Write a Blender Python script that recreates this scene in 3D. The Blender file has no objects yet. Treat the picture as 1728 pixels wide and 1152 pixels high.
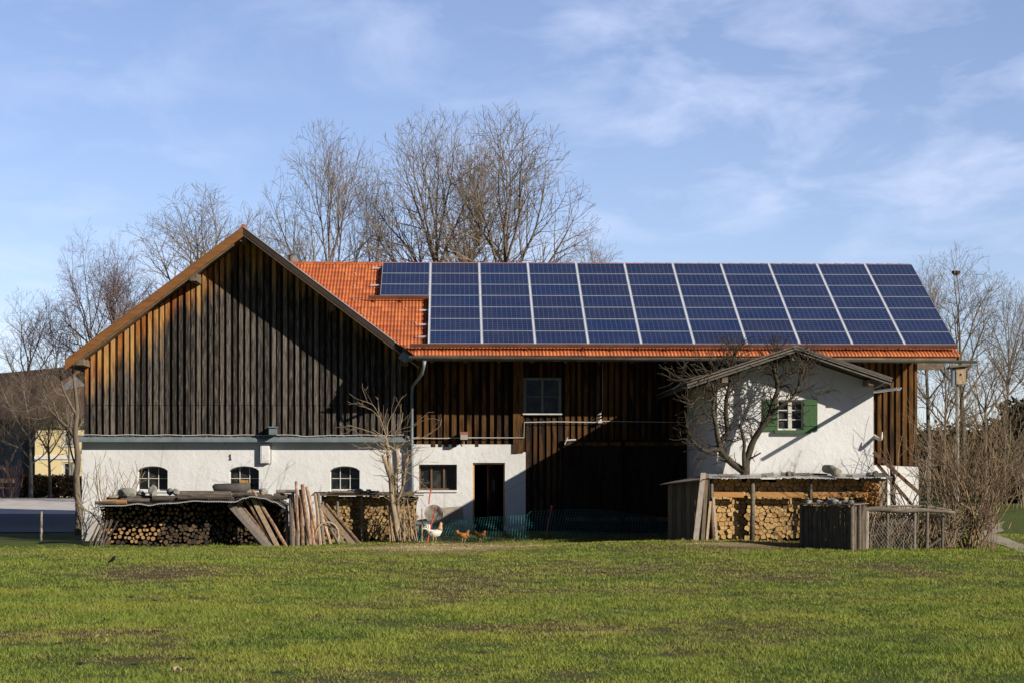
import bpy, math, random
import numpy as np
from mathutils import Vector, Matrix, noise as mnoise

# ------------------------------------------------------------------ camera, sky, sun
SC = bpy.context.scene
COL = SC.collection
F = 3300.0                       # focal length in photo pixels (photo 1728 wide)
TH = math.atan(104 / F)          # the farm's facade is turned 1.8 degrees to the view
ST, CT = math.sin(TH), math.cos(TH)
CH, HY = 1.75, 815.0             # eye height, horizon row
cam = bpy.data.cameras.new("camera")
camo = bpy.data.objects.new("camera", cam)
COL.objects.link(camo)
SC.camera = camo
camo.location = (0, 0, CH)
camo.rotation_euler = (math.radians(90), 0, -TH)
cam.sensor_width = 36
cam.lens = F / 1728 * 36
cam.shift_y = (HY - 576) / 1728
cam.clip_start = 0.5
cam.clip_end = 6000

SUNV = Vector((1.33, -1.0, 0.76)).normalized()
SEL = math.asin(SUNV.z)
SAZ = math.atan2(SUNV.x, SUNV.y)
sl = bpy.data.lights.new("sun", "SUN")
sl.energy = 5.0
sl.angle = math.radians(0.5)
sl.color = (1.0, 0.93, 0.82)
so = bpy.data.objects.new("sun", sl)
COL.objects.link(so)
so.rotation_euler = (-SUNV).to_track_quat('-Z', 'Y').to_euler()
so.location = (60, -40, 40)

W = bpy.data.worlds.new("World")
SC.world = W
W.use_nodes = True
nt = W.node_tree
nt.nodes.clear()


def nn(t, kind, **kw):
    n = t.nodes.new(kind)
    ins = kw.pop('ins', {})
    for k, v in kw.items():
        setattr(n, k, v)
    for k, v in ins.items():
        if isinstance(v, bpy.types.NodeSocket):
            t.links.new(v, n.inputs[k])
        else:
            n.inputs[k].default_value = v
    return n


def ramp(t, fac, stops, interp='LINEAR'):
    n = t.nodes.new('ShaderNodeValToRGB')
    n.color_ramp.interpolation = interp
    e = n.color_ramp.elements
    while len(e) < len(stops):
        e.new(0.5)
    for i, (p, c) in enumerate(stops):
        e[i].position = p
        if not isinstance(c, (tuple, list)):
            c = (c, c, c)
        e[i].color = (c[0], c[1], c[2], 1)
    t.links.new(fac, n.inputs[0])
    return n.outputs[0]


def mixc(t, fac, a, b, mode='MIX'):
    n = t.nodes.new('ShaderNodeMix')
    n.data_type = 'RGBA'
    n.blend_type = mode
    n.clamp_factor = True
    for sock, v in ((n.inputs[0], fac), (n.inputs[6], a), (n.inputs[7], b)):
        if isinstance(v, bpy.types.NodeSocket):
            t.links.new(v, sock)
        elif isinstance(v, (tuple, list)):
            sock.default_value = (v[0], v[1], v[2], 1)
        else:
            sock.default_value = v
    return n.outputs[2]


def mth(t, op, a, b=None, c=None):
    n = t.nodes.new('ShaderNodeMath')
    n.operation = op
    for i, v in enumerate((a, b, c)):
        if v is None:
            continue
        if isinstance(v, bpy.types.NodeSocket):
            t.links.new(v, n.inputs[i])
        else:
            n.inputs[i].default_value = v
    return n.outputs[0]


sky = nn(nt, 'ShaderNodeTexSky', sky_type='NISHITA', sun_disc=False, sun_elevation=SEL,
         sun_rotation=SAZ, altitude=600, air_density=0.9, dust_density=0.35, ozone_density=1.6)
tc = nn(nt, 'ShaderNodeTexCoord')
sep = nn(nt, 'ShaderNodeSeparateXYZ', ins={0: tc.outputs['Generated']})
zz = mth(nt, 'ADD', mth(nt, 'MAXIMUM', sep.outputs[2], 0.0), 0.10)
cx_ = mth(nt, 'DIVIDE', sep.outputs[0], zz)
cy_ = mth(nt, 'DIVIDE', sep.outputs[1], zz)
comb = nn(nt, 'ShaderNodeCombineXYZ', ins={0: cx_, 1: cy_, 2: 0.0})
mp1 = nn(nt, 'ShaderNodeMapping', ins={0: comb.outputs[0], 'Location': (3.1, 1.7, 0), 'Rotation': (0, 0, 0.5), 'Scale': (1.35, 0.85, 1)})
n1 = nn(nt, 'ShaderNodeTexNoise', ins={'Vector': mp1.outputs[0], 'Scale': 2.4, 'Detail': 10.0, 'Roughness': 0.58, 'Distortion': 0.35})
mp2 = nn(nt, 'ShaderNodeMapping', ins={0: comb.outputs[0], 'Location': (9.1, 4.7, 0), 'Rotation': (0, 0, -0.7), 'Scale': (1.0, 0.35, 1)})
n2 = nn(nt, 'ShaderNodeTexNoise', ins={'Vector': mp2.outputs[0], 'Scale': 0.62, 'Detail': 4.0, 'Roughness': 0.5})
cl = mth(nt, 'MULTIPLY', ramp(nt, n1.outputs[0], [(0.45, 0.0), (0.72, 1.0)]), ramp(nt, n2.outputs[0], [(0.36, 0.12), (0.66, 1.0)]))
veil = ramp(nt, n2.outputs[0], [(0.3, 0.03), (0.75, 0.12)])
cf = mth(nt, 'ADD', mth(nt, 'MULTIPLY', cl, 0.8), veil)
skyc = mixc(nt, 1.0, sky.outputs[0], (1.17, 1.06, 1.14), 'MULTIPLY')
skc = mixc(nt, cf, skyc, (8.0, 8.2, 9.6))
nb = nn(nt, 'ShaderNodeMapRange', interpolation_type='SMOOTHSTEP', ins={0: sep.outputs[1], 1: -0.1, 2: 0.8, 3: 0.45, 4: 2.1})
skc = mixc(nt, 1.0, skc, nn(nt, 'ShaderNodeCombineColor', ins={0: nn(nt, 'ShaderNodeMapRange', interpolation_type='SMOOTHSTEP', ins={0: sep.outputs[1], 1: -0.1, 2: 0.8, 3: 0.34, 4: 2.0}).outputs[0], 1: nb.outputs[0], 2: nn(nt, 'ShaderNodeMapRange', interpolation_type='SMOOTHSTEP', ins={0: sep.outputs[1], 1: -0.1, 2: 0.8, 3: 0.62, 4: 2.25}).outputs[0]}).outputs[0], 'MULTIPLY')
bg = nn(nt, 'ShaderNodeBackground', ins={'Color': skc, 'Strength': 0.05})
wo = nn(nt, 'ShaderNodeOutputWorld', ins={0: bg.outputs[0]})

SC.view_settings.view_transform = 'Standard'
SC.view_settings.look = 'None'
SC.view_settings.exposure = 0.2
SC.view_settings.gamma = 1.0
SC.view_settings.use_curve_mapping = False
SC.render.engine = 'CYCLES'
SC.cycles.max_bounces = 6
SC.cycles.diffuse_bounces = 3
SC.cycles.use_adaptive_sampling = True

R = random.Random(7)
NR = np.random.RandomState(11)


# ------------------------------------------------------------------ measuring helpers
def dep(X, Y):
    return X * ST + Y * CT


def PX(px, Y):
    """world X of photo column px on the plane Y"""
    t = (px - 864) / F
    return Y * (ST + t * CT) / (CT - t * ST)


def PZ(py, X, Y):
    return CH + (HY - py) * dep(X, Y) / F


def P(px, py, Y):
    X = PX(px, Y)
    return (X, Y, PZ(py, X, Y))


# ------------------------------------------------------------------ ground height
def vnoise(x, y, seed=0):
    xi = np.floor(x).astype(np.int64)
    yi = np.floor(y).astype(np.int64)
    xf = x - xi
    yf = y - yi

    def h(a, b):
        n = (a * 374761393 + b * 668265263 + seed * 1442695041) & 0xffffffff
        n = ((n ^ (n >> 13)) * 1274126177) & 0xffffffff
        n = n ^ (n >> 16)
        return (n & 0xffff) / 65535.0
    u = xf * xf * (3 - 2 * xf)
    v = yf * yf * (3 - 2 * yf)
    return (h(xi, yi) * (1 - u) + h(xi + 1, yi) * u) * (1 - v) + (h(xi, yi + 1) * (1 - u) + h(xi + 1, yi + 1) * u) * v


def fbm(x, y, seed=0, oct=4):
    s = 0
    a = 0.5
    for i in range(oct):
        s = s + a * vnoise(x * 2 ** i, y * 2 ** i, seed + i * 17)
        a *= 0.5
    return s / (1 - 0.5 ** oct)


GC = [(-13, 60.5, -.27), (-9, 60.5, -.27), (-5.5, 61, -.22), (-2.5, 61, -.12), (0, 61, -.12), (4, 60, -.03), (7.5, 55, .12),
      (10, 55, .10), (10.3, 52, -.04), (14, 52, -.06), (18, 52, -.08), (0, 64.5, .18), (3, 64.5, .18), (-5, 64, -.1), (-12, 64, -.15),
      (7, 64, .12), (12, 57, .12), (-18, 61, -.2), (-25, 61, -.2), (25, 56, -.05),
      (-20, 72, .0), (-14, 72, .0), (-20, 84, .45), (-30, 72, 0), (-30, 84, .45),
      (0, 75, .1), (18, 65, .1), (20, 80, .5), (30, 80, .5)]
for gx in range(-40, 41, 8):
    for gy in (8, 20, 32, 44):
        GC.append((gx, gy, 0.0))
    for gy in (100, 112, 130, 160):
        GC.append((gx, gy, 1.0))
GC = np.array(GC)


def gh(x, y):
    x = np.asarray(x, float)
    y = np.asarray(y, float)
    sh = x.shape
    x = x.ravel()
    y = y.ravel()
    out = np.zeros_like(x)
    for i in range(0, len(x), 40000):
        xs = x[i:i + 40000, None]
        ys = np.clip(y[i:i + 40000, None], 8, 160)
        xs2 = np.clip(xs, -40, 40)
        d2 = (xs2 - GC[None, :, 0]) ** 2 + (ys - GC[None, :, 1]) ** 2 + 0.4
        w = 1 / d2 ** 1.8
        out[i:i + 40000] = (w * GC[None, :, 2]).sum(1) / w.sum(1)
    out += 0.05 * (fbm(x * 0.5, y * 0.5, 3, 3) - 0.5) * (y < 63)
    return out.reshape(sh)


def G(x, y):
    return float(gh(np.array([x]), np.array([y]))[0])


def dryness(x, y):
    """0 = lush grass, 1 = bare brown earth; >1 straw"""
    d = fbm(x * 0.33 + 5, y * 0.22, 21, 5)
    d2 = fbm(x * 1.7, y * 1.1, 51, 4)
    d3 = fbm(x * 4.5, y * 3.0, 91, 3)
    v = np.clip((d - 0.47) * 3.6, 0, 1) * 0.62 + np.clip((d2 - 0.58) * 5.0, 0, 1) * 0.42 + np.clip((d3 - 0.60) * 5, 0, 1) * .45
    for (px, py, rx, ry, a) in ((990, 962, 4.5, 3.4, .55), (1290, 950, 3.6, 2.8, .40), (380, 968, 3.0, 2.4, .38), (1120, 1000, 1.8, 1.6, .4), (640, 1015, 1.6, 1.1, .35), (1440, 1010, 2.2, 1.3, .35), (200, 1110, 1.0, .7, .4), (80, 1072, 1.6, 1.3, .7),
                                (700, 945, 3, 2, .3), (980, 1062, 2.0, 1.3, .6), (560, 1052, 1.0, .8, .4), (1250, 925, 1.6, 1.2, .9), (40, 925, 1.3, 3, .8),
                                (300, 1010, 1.6, 1.0, .35), (1500, 1080, 1.6, .9, .35), (1150, 1030, 2, 1, .3)):
        Y = CH * F / (py - HY)
        X = PX(px, Y)
        v = v + a * np.exp(-((x - X) / rx) ** 2 - ((y - Y) / ry) ** 2) * (0.35 + 1.1 * d2)
    return np.clip(v, 0, 1.3)


# ------------------------------------------------------------------ object helpers
def props(o, label=None, cat=None, group=None, kind=None):
    if label:
        o['label'] = label
    if cat:
        o['category'] = cat
    if group:
        o['group'] = group
    if kind:
        o['kind'] = kind
    return o


def thing(name, label, cat, loc=(0, 0, 0), group=None):
    o = bpy.data.objects.new(name, None)
    o.empty_display_size = 0.2
    COL.objects.link(o)
    o.location = loc
    o['_l'] = list(loc)
    return props(o, label, cat, group)


def wloc(o):
    v = Vector((0, 0, 0))
    while o is not None:
        v += Vector(o.location)
        o = o.parent
    return v


class MB:
    def __init__(s):
        s.v = []
        s.f = []
        s.a = []      # per vertex (rnd, wd)
        s.m = []

    def add(s, vs, fs, rnd=None, wd=0.0, mi=0):
        b = len(s.v)
        if rnd is None:
            rnd = R.random()
        s.v.extend([tuple(q) for q in vs])
        if isinstance(wd, (list, tuple)):
            s.a.extend([(rnd, w) for w in wd])
        else:
            s.a.extend([(rnd, wd)] * len(vs))
        for q in fs:
            s.f.append([b + i for i in q])
            s.m.append(mi)

    def box(s, x0, x1, y0, y1, z0, z1, **k):
        v = [(x0, y0, z0), (x1, y0, z0), (x1, y1, z0), (x0, y1, z0), (x0, y0, z1), (x1, y0, z1), (x1, y1, z1), (x0, y1, z1)]
        s.add(v, [(0, 3, 2, 1), (4, 5, 6, 7), (0, 1, 5, 4), (1, 2, 6, 5), (2, 3, 7, 6), (3, 0, 4, 7)], **k)

    def obox(s, c, ax, ay, az, **k):
        """box from centre and three half-axis vectors"""
        c, ax, ay, az = Vector(c), Vector(ax), Vector(ay), Vector(az)
        v = []
        for sz in (-1, 1):
            for sx, sy in ((-1, -1), (1, -1), (1, 1), (-1, 1)):
                v.append(c + ax * sx + ay * sy + az * sz)
        s.add(v, [(0, 3, 2, 1), (4, 5, 6, 7), (0, 1, 5, 4), (1, 2, 6, 5), (2, 3, 7, 6), (3, 0, 4, 7)], **k)

    def prism(s, poly, y0, y1, wd=0.0, **k):
        """polygon in XZ (counter-clockwise seen from -Y) extruded along Y"""
        n = len(poly)
        v = [(p[0], y0, p[1]) for p in poly] + [(p[0], y1, p[1]) for p in poly]
        fs = [tuple(range(n)), tuple(range(2 * n - 1, n - 1, -1))]
        fs += [(i, i + n, (i + 1) % n + n, (i + 1) % n) for i in range(n)]
        if isinstance(wd, list):
            wd = wd + wd
        s.add(v, fs, wd=wd, **k)

    def tube(s, pts, rad, n=8, cap=True, jit=0.0, **k):
        pts = [Vector(p) for p in pts]
        if not isinstance(rad, (list, tuple)):
            rad = [rad] * len(pts)
        vs = []
        t0 = (pts[1] - pts[0]).normalized()
        up = Vector((0, 0, 1)) if abs(t0.z) < 0.9 else Vector((1, 0, 0))
        u = t0.cross(up).normalized()
        for i, p in enumerate(pts):
            t = (pts[min(i + 1, len(pts) - 1)] - pts[max(i - 1, 0)]).normalized()
            u = (u - t * u.dot(t)).normalized()
            w = t.cross(u)
            for j in range(n):
                a = 2 * math.pi * j / n
                r = rad[i] * (1 + jit * (R.random() - .5))
                vs.append(p + (u * math.cos(a) + w * math.sin(a)) * r)
        fs = []
        for i in range(len(pts) - 1):
            for j in range(n):
                a, b = i * n + j, i * n + (j + 1) % n
                fs.append((a, b, b + n, a + n))
        if cap:
            fs.append(tuple(range(n - 1, -1, -1)))
            fs.append(tuple(range(len(vs) - n, len(vs))))
        s.add(vs, fs, **k)

    def build(s, name, mats, parent=None, smooth=False, origin=None, label=None, kind=None, solid=False):
        off = wloc(parent) if parent is not None else Vector(origin or (0, 0, 0))
        me = bpy.data.meshes.new(name)
        me.from_pydata([(a - off.x, b - off.y, c - off.z) for a, b, c in s.v], [], s.f)
        if not isinstance(mats, (list, tuple)):
            mats = [mats]
        for m in mats:
            me.materials.append(m)
        if any(s.m):
            me.polygons.foreach_set('material_index', s.m)
        if smooth:
            me.polygons.foreach_set('use_smooth', [True] * len(me.polygons))
        for i, nm in enumerate(('rnd', 'wd')):
            at = me.attributes.new(nm, 'FLOAT', 'POINT')
            at.data.foreach_set('value', [q[i] for q in s.a])
        me.update()
        o = bpy.data.objects.new(name, me)
        COL.objects.link(o)
        if parent is not None:
            o.parent = parent
        else:
            o.location = off
        if label:
            o['label'] = label
        if kind:
            o['kind'] = kind
        return o


def np_mesh(name, V_, faces, mat, parent=None, attrs=None, smooth=False, origin=(0, 0, 0)):
    """faces: (n,k) int array"""
    off = np.array(wloc(parent) if parent is not None else origin)
    V_ = np.asarray(V_, np.float32) - off[None, :]
    me = bpy.data.meshes.new(name)
    n, k = faces.shape
    me.vertices.add(len(V_))
    me.vertices.foreach_set('co', V_.astype(np.float32).ravel())
    me.loops.add(n * k)
    me.loops.foreach_set('vertex_index', faces.astype(np.int32).ravel())
    me.polygons.add(n)
    me.polygons.foreach_set('loop_start', np.arange(0, n * k, k, dtype=np.int32))
    me.polygons.foreach_set('loop_total', np.full(n, k, np.int32))
    if smooth:
        me.polygons.foreach_set('use_smooth', np.ones(n, bool))
    me.update(calc_edges=True)
    for nm, arr in (attrs or {}).items():
        at = me.attributes.new(nm, 'FLOAT', 'POINT')
        at.data.foreach_set('value', np.asarray(arr, np.float32))
    me.materials.append(mat)
    o = bpy.data.objects.new(name, me)
    COL.objects.link(o)
    if parent is not None:
        o.parent = parent
    else:
        o.location = origin
    return o


# ------------------------------------------------------------------ materials
def newmat(name):
    m = bpy.data.materials.new(name)
    m.use_nodes = True
    t = m.node_tree
    b = t.nodes['Principled BSDF']
    return m, t, b


def attr(t, name):
    n = t.nodes.new('ShaderNodeAttribute')
    n.attribute_name = name
    return n.outputs['Fac']


def pos(t, scale=(1, 1, 1)):
    g = t.nodes.new('ShaderNodeNewGeometry')
    m = nn(t, 'ShaderNodeMapping', ins={0: g.outputs['Position'], 'Scale': scale})
    return m.outputs[0]


def ntex(t, vec, scale, detail=4, rough=0.55, dist=0.0):
    return nn(t, 'ShaderNodeTexNoise', ins={'Vector': vec, 'Scale': scale, 'Detail': detail, 'Roughness': rough, 'Distortion': dist}).outputs[0]


def bump(t, b, h, strength=0.5, dist=0.02):
    n = nn(t, 'ShaderNodeBump', ins={'Height': h, 'Strength': strength, 'Distance': dist})
    t.links.new(n.outputs[0], b.inputs['Normal'])


def simple(name, c1, c2=None, scale=8.0, rough=0.8, metal=0.0, stretch=(1, 1, 1), bmp=0.0, bd=0.01, usernd=0.0, detail=5):
    m, t, b = newmat(name)
    c2 = c2 or tuple(x * 0.7 for x in c1)
    p = pos(t, stretch)
    n = ntex(t, p, scale, detail)
    c = mixc(t, ramp(t, n, [(0.3, 0.0), (0.7, 1.0)]), c1, c2)
    if usernd:
        r = attr(t, 'rnd')
        f = mth(t, 'ADD', mth(t, 'MULTIPLY', r, usernd), 1 - usernd * 0.6)
        g = nn(t, 'ShaderNodeCombineColor', ins={0: f, 1: f, 2: f})
        c = mixc(t, 1.0, c, g.outputs[0], 'MULTIPLY')
    t.links.new(c, b.inputs['Base Color'])
    b.inputs['Roughness'].default_value = rough
    b.inputs['Metallic'].default_value = metal
    b.inputs['Specular IOR Level'].default_value = 0.3
    if bmp:
        bump(t, b, n, bmp, bd)
    return m


M = {}


def wood_clad(name, lo, hi, fresh1, fresh2, fade, freshgain=1.0):
    """weathered planks; 'wd' = metres below the sheltering roof, fresh wood survives near it"""
    m, t, b = newmat(name)
    rnd = attr(t, 'rnd')
    wd = attr(t, 'wd')
    g = t.nodes.new('ShaderNodeNewGeometry')
    off = nn(t, 'ShaderNodeCombineXYZ', ins={0: mth(t, 'MULTIPLY', rnd, 37.0), 1: 0.0, 2: mth(t, 'MULTIPLY', rnd, 91.0)})
    va = nn(t, 'ShaderNodeVectorMath', operation='ADD', ins={0: g.outputs['Position'], 1: off.outputs[0]})
    mg = nn(t, 'ShaderNodeMapping', ins={0: va.outputs[0], 'Scale': (34, 34, 2.2)})
    ml = nn(t, 'ShaderNodeMapping', ins={0: va.outputs[0], 'Scale': (5, 5, 0.9)})
    grain = ntex(t, mg.outputs[0], 1.0, 6, 0.65, 0.4)
    large = ntex(t, ml.outputs[0], 1.0, 4, 0.55)
    tone = mth(t, 'ADD', mth(t, 'MULTIPLY', grain, 0.75), mth(t, 'MULTIPLY', mth(t, 'SUBTRACT', rnd, 0.5), 0.13))
    old = mixc(t, ramp(t, tone, [(0.32, 0.0), (0.66, 1.0)]), lo, hi)
    fr = mixc(t, ramp(t, mth(t, 'ADD', mth(t, 'MULTIPLY', large, 0.7), mth(t, 'MULTIPLY', rnd, 0.3)), [(0.38, 0.0), (0.62, 1.0)]), fresh1, fresh2)
    fr = mixc(t, ramp(t, grain, [(0.30, 0.55), (0.6, 0.0)]), fr, lo)
    e = mth(t, 'SUBTRACT', mth(t, 'ADD', mth(t, 'MULTIPLY', mth(t, 'SUBTRACT', large, 0.5), 2.4), mth(t, 'ADD', mth(t, 'MULTIPLY', rnd, 0.8), 0.40)), mth(t, 'DIVIDE', wd, fade))
    k = ramp(t, mth(t, 'ADD', mth(t, 'MULTIPLY', e, 0.5), 0.5), [(0.28, 0.0), (0.70, freshgain)])
    c = mixc(t, k, old, fr)
    t.links.new(c, b.inputs['Base Color'])
    b.inputs['Roughness'].default_value = 0.85
    b.inputs['Specular IOR Level'].default_value = 0.2
    bump(t, b, grain, 0.6, 0.008)
    return m


M['clad'] = wood_clad('weathered_planks', (0.030, 0.025, 0.021), (0.34, 0.285, 0.235), (0.38, 0.12, 0.022), (0.58, 0.34, 0.12), 1.1)
M['clad_wing'] = wood_clad('tarred_planks', (0.006, 0.004, 0.0035), (0.065, 0.042, 0.026), (0.42, 0.19, 0.045), (0.030, 0.015, 0.009), 6.0, 0.5)
M['clad_gap'] = wood_clad('gap_shaded_planks', (0.010, 0.009, 0.008), (0.095, 0.080, 0.066), (0.20, 0.07, 0.018), (0.30, 0.17, 0.06), 0.9)  # darker copy for the recessed boards, deepens the shade in the gaps
M['clad_gap2'] = wood_clad('gap_shaded_tarred_planks', (0.004, 0.003, 0.003), (0.034, 0.022, 0.014), (0.10, 0.045, 0.015), (0.02, 0.01, 0.006), 6.0, 0.5)  # same for the wing: gap shade is part of this colour
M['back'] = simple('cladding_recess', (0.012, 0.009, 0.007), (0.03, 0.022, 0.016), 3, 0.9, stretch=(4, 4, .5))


def plaster():
    m, t, b = newmat('white_plaster')
    p = pos(t)
    big = ntex(t, p, 0.7, 4)
    med = ntex(t, p, 5.0, 6, 0.6)
    st = ntex(t, pos(t, (5, 5, 0.7)), 1.0, 5, 0.6)
    fine = ntex(t, p, 34, 4, 0.6)
    c = mixc(t, ramp(t, big, [(0.35, 0.0), (0.75, 1.0)]), (0.76, 0.75, 0.73), (0.66, 0.64, 0.61))
    c = mixc(t, ramp(t, st, [(0.60, 0.0), (0.80, 0.55)]), c, (0.52, 0.48, 0.43))
    crack = nn(t, 'ShaderNodeTexVoronoi', feature='DISTANCE_TO_EDGE', ins={'Vector': nn(t, 'ShaderNodeMapping', ins={0: p, 'Scale': (.5, .5, .35)}).outputs[0], 'Scale': 1.0}).outputs['Distance']
    ck = mth(t, 'MULTIPLY', ramp(t, crack, [(0.002, 1.0), (0.006, 0.0)]), ramp(t, big, [(0.5, 0.0), (0.55, 0.5)]))
    c = mixc(t, ck, c, (0.3, 0.28, 0.26))
    zs = nn(t, 'ShaderNodeSeparateXYZ', ins={0: p}).outputs[2]
    low = mth(t, 'MULTIPLY', ramp(t, mth(t, 'SUBTRACT', zs, mth(t, 'MULTIPLY', med, 0.8)), [(0.0, 1.0), (0.35, 0.0)]), 0.6)
    c = mixc(t, low, c, (0.36, 0.33, 0.28))
    t.links.new(c, b.inputs['Base Color'])
    b.inputs['Roughness'].default_value = 0.92
    b.inputs['Specular IOR Level'].default_value = 0.15
    h = mth(t, 'ADD', mth(t, 'MULTIPLY', med, 1.0), mth(t, 'MULTIPLY', fine, 0.35))
    bump(t, b, h, 0.55, 0.035)
    return m


M['plaster'] = plaster()
M['render_yellow'] = simple('yellow_render', (0.80, 0.66, 0.38), (0.74, 0.60, 0.33), 1.0, 0.9)
M['render_dark'] = simple('grey_boarding', (0.16, 0.17, 0.20), (0.12, 0.13, 0.15), 1.0, 0.9, stretch=(6, 6, 1))


def tiles():
    m, t, b = newmat('orange_pantiles')
    rnd = attr(t, 'rnd')
    p = pos(t)
    n = ntex(t, p, 3.0, 5)
    f = ntex(t, p, 30, 4)
    c = mixc(t, rnd, (0.33, 0.076, 0.019), (0.53, 0.146, 0.036))
    c = mixc(t, ramp(t, n, [(0.5, 0.0), (0.8, 0.6)]), c, (0.30, 0.055, 0.015))
    c = mixc(t, ramp(t, f, [(0.60, 0.0), (0.8, 0.5)]), c, (0.62, 0.26, 0.13))
    li = ntex(t, pos(t, (1.2, 2.5, 2.5)), 2.2, 7, 0.7)
    c = mixc(t, ramp(t, li, [(0.56, 0.0), (0.72, 0.6)]), c, (0.17, 0.08, 0.04))
    t.links.new(c, b.inputs['Base Color'])
    b.inputs['Roughness'].default_value = 0.55
    bump(t, b, f, 0.3, 0.004)
    return m


M['tile'] = tiles()
M['tile_brown'] = simple('brown_roof_tiles', (0.135, 0.065, 0.04), (0.075, 0.04, 0.028), 1.5, 0.9, bmp=0.3)
M['barge'] = simple('brown_barge_paint', (0.26, 0.115, 0.035), (0.17, 0.07, 0.022), 2.0, 0.6, stretch=(1, 1, 6), bmp=.1)
M['beam_dark'] = simple('dark_stained_wood', (0.06, 0.045, 0.035), (0.03, 0.024, 0.02), 4, 0.85)
M['barge_dark'] = simple('dark_barge_paint', (0.05, 0.032, 0.022), (0.03, 0.02, 0.015), 2.0, 0.6)
M['soffit'] = simple('soffit_boards', (0.30, 0.19, 0.10), (0.16, 0.09, 0.05), 3.0, 0.8)
M['beam'] = simple('old_beam_wood', (0.22, 0.17, 0.12), (0.10, 0.075, 0.05), 6.0, 0.85, bmp=.3)
M['zinc'] = simple('weathered_zinc', (0.26, 0.31, 0.33), (0.17, 0.21, 0.23), 2.5, 0.5, 0.35)
M['zinc_light'] = simple('pale_zinc_edge', (0.62, 0.64, 0.66), (0.45, 0.47, 0.5), 3, 0.45, 0.4)
M['gutter'] = simple('grey_brown_gutter', (0.20, 0.20, 0.18), (0.12, 0.12, 0.11), 2, 0.45, 0.4)
M['rail'] = simple('brown_metal_rail', (0.22, 0.11, 0.075), (0.14, 0.07, 0.05), 2, 0.5, 0.2)
M['alu'] = simple('aluminium_profile', (0.72, 0.74, 0.77), (0.62, 0.64, 0.68), 2, 0.5, 0.15)
M['alu_dull'] = simple('dull_aluminium', (0.42, 0.45, 0.50), (0.34, 0.37, 0.42), 2, 0.5, 0.15)
M['cable'] = simple('pale_conduit', (0.62, 0.60, 0.56), (0.5, 0.48, 0.44), 2, 0.6)
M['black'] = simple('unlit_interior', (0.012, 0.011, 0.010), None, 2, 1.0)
M['frame_white'] = simple('old_white_paint', (0.66, 0.64, 0.58), (0.48, 0.46, 0.40), 9, 0.6)
M['frame_grey'] = simple('grey_frame_paint', (0.22, 0.24, 0.20), (0.15, 0.16, 0.13), 9, 0.6)
M['frame_brown'] = simple('brown_frame_paint', (0.20, 0.11, 0.06), (0.12, 0.06, 0.03), 9, 0.6)
M['green'] = simple('green_shutter_paint', (0.065, 0.135, 0.05), (0.042, 0.085, 0.036), 6, 0.55, stretch=(3, 3, 1), bmp=.1)
M['door_dark'] = simple('dark_brown_door', (0.05, 0.02, 0.014), (0.03, 0.012, 0.01), 3, 0.6)
M['stone'] = simple('grey_fieldstone', (0.30, 0.28, 0.25), (0.16, 0.15, 0.13), 7, 0.9, bmp=.5, bd=.02, usernd=.6)
M['lime'] = simple('pale_limestone', (0.33, 0.31, 0.27), (0.17, 0.16, 0.13), 7, 0.9, bmp=.5, bd=.02)
M['rustic'] = simple('weathered_log_wood', (0.26, 0.21, 0.16), (0.12, 0.10, 0.08), 4, 0.85, stretch=(1, 5, 5), bmp=.4, usernd=.6)
M['pole'] = simple('peeled_pole_wood', (0.52, 0.34, 0.21), (0.15, 0.08, 0.05), 9, 0.8, stretch=(1.6, 1.6, .5), bmp=.3, usernd=.7)
M['plank'] = simple('sawn_board_wood', (0.50, 0.38, 0.25), (0.30, 0.20, 0.12), 5, 0.8, stretch=(5, 5, 1), bmp=.2, usernd=.5)
M['plank_new'] = simple('fresh_board_wood', (0.58, 0.30, 0.10), (0.42, 0.20, 0.06), 5, 0.7, stretch=(1, 5, 5), bmp=.2, usernd=.3)
M['plank_grey'] = simple('grey_board_wood', (0.40, 0.34, 0.28), (0.22, 0.18, 0.14), 5, 0.8, stretch=(5, 5, 1), bmp=.2, usernd=.5)
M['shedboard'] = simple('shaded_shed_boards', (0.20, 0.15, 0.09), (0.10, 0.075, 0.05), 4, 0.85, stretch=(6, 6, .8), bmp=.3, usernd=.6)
M['bark'] = simple('grey_bark', (0.22, 0.175, 0.125), (0.115, 0.09, 0.065), 9, 0.9, stretch=(1, 1, .4), bmp=.5, usernd=.3)
M['bark_dark'] = simple('lichen_bark', (0.095, 0.075, 0.048), (0.04, 0.033, 0.024), 12, 0.9, bmp=.6, usernd=.4)
M['twig'] = simple('tan_twigs', (0.29, 0.225, 0.15), (0.17, 0.13, 0.09), 2, 0.9, usernd=.5)
M['twig_olive'] = simple('olive_grey_twigs', (0.31, 0.22, 0.125), (0.155, 0.105, 0.06), 2, 0.9, usernd=.7)
M['twig_birch'] = simple('purple_brown_twigs', (0.26, 0.155, 0.13), (0.17, 0.10, 0.085), 2, 0.9, usernd=.5)
M['twig_pale'] = simple('pale_straw_twigs', (0.40, 0.31, 0.20), (0.26, 0.19, 0.12), 3, 0.9, usernd=.5)
M['bark_pale'] = simple('pale_birch_bark', (0.42, 0.38, 0.32), (0.16, 0.13, 0.10), 5, 0.85, bmp=.3, usernd=.2)
M['sheetmetal'] = simple('corrugated_sheet_edge', (0.66, 0.66, 0.64), (0.42, 0.40, 0.37), 3, 0.5, 0.3)
M['darklog'] = simple('dark_weathered_log', (0.17, 0.135, 0.105), (0.05, 0.04, 0.032), 5, 0.9, stretch=(.6, 4, 4), bmp=.5, usernd=.6)
M['iron'] = simple('grey_iron', (0.10, 0.10, 0.10), (0.07, 0.07, 0.07), 5, .6)
M['grind'] = simple('pale_sandstone', (0.52, 0.47, 0.38), (0.36, 0.32, 0.25), 5, 0.9, bmp=.3)
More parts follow.
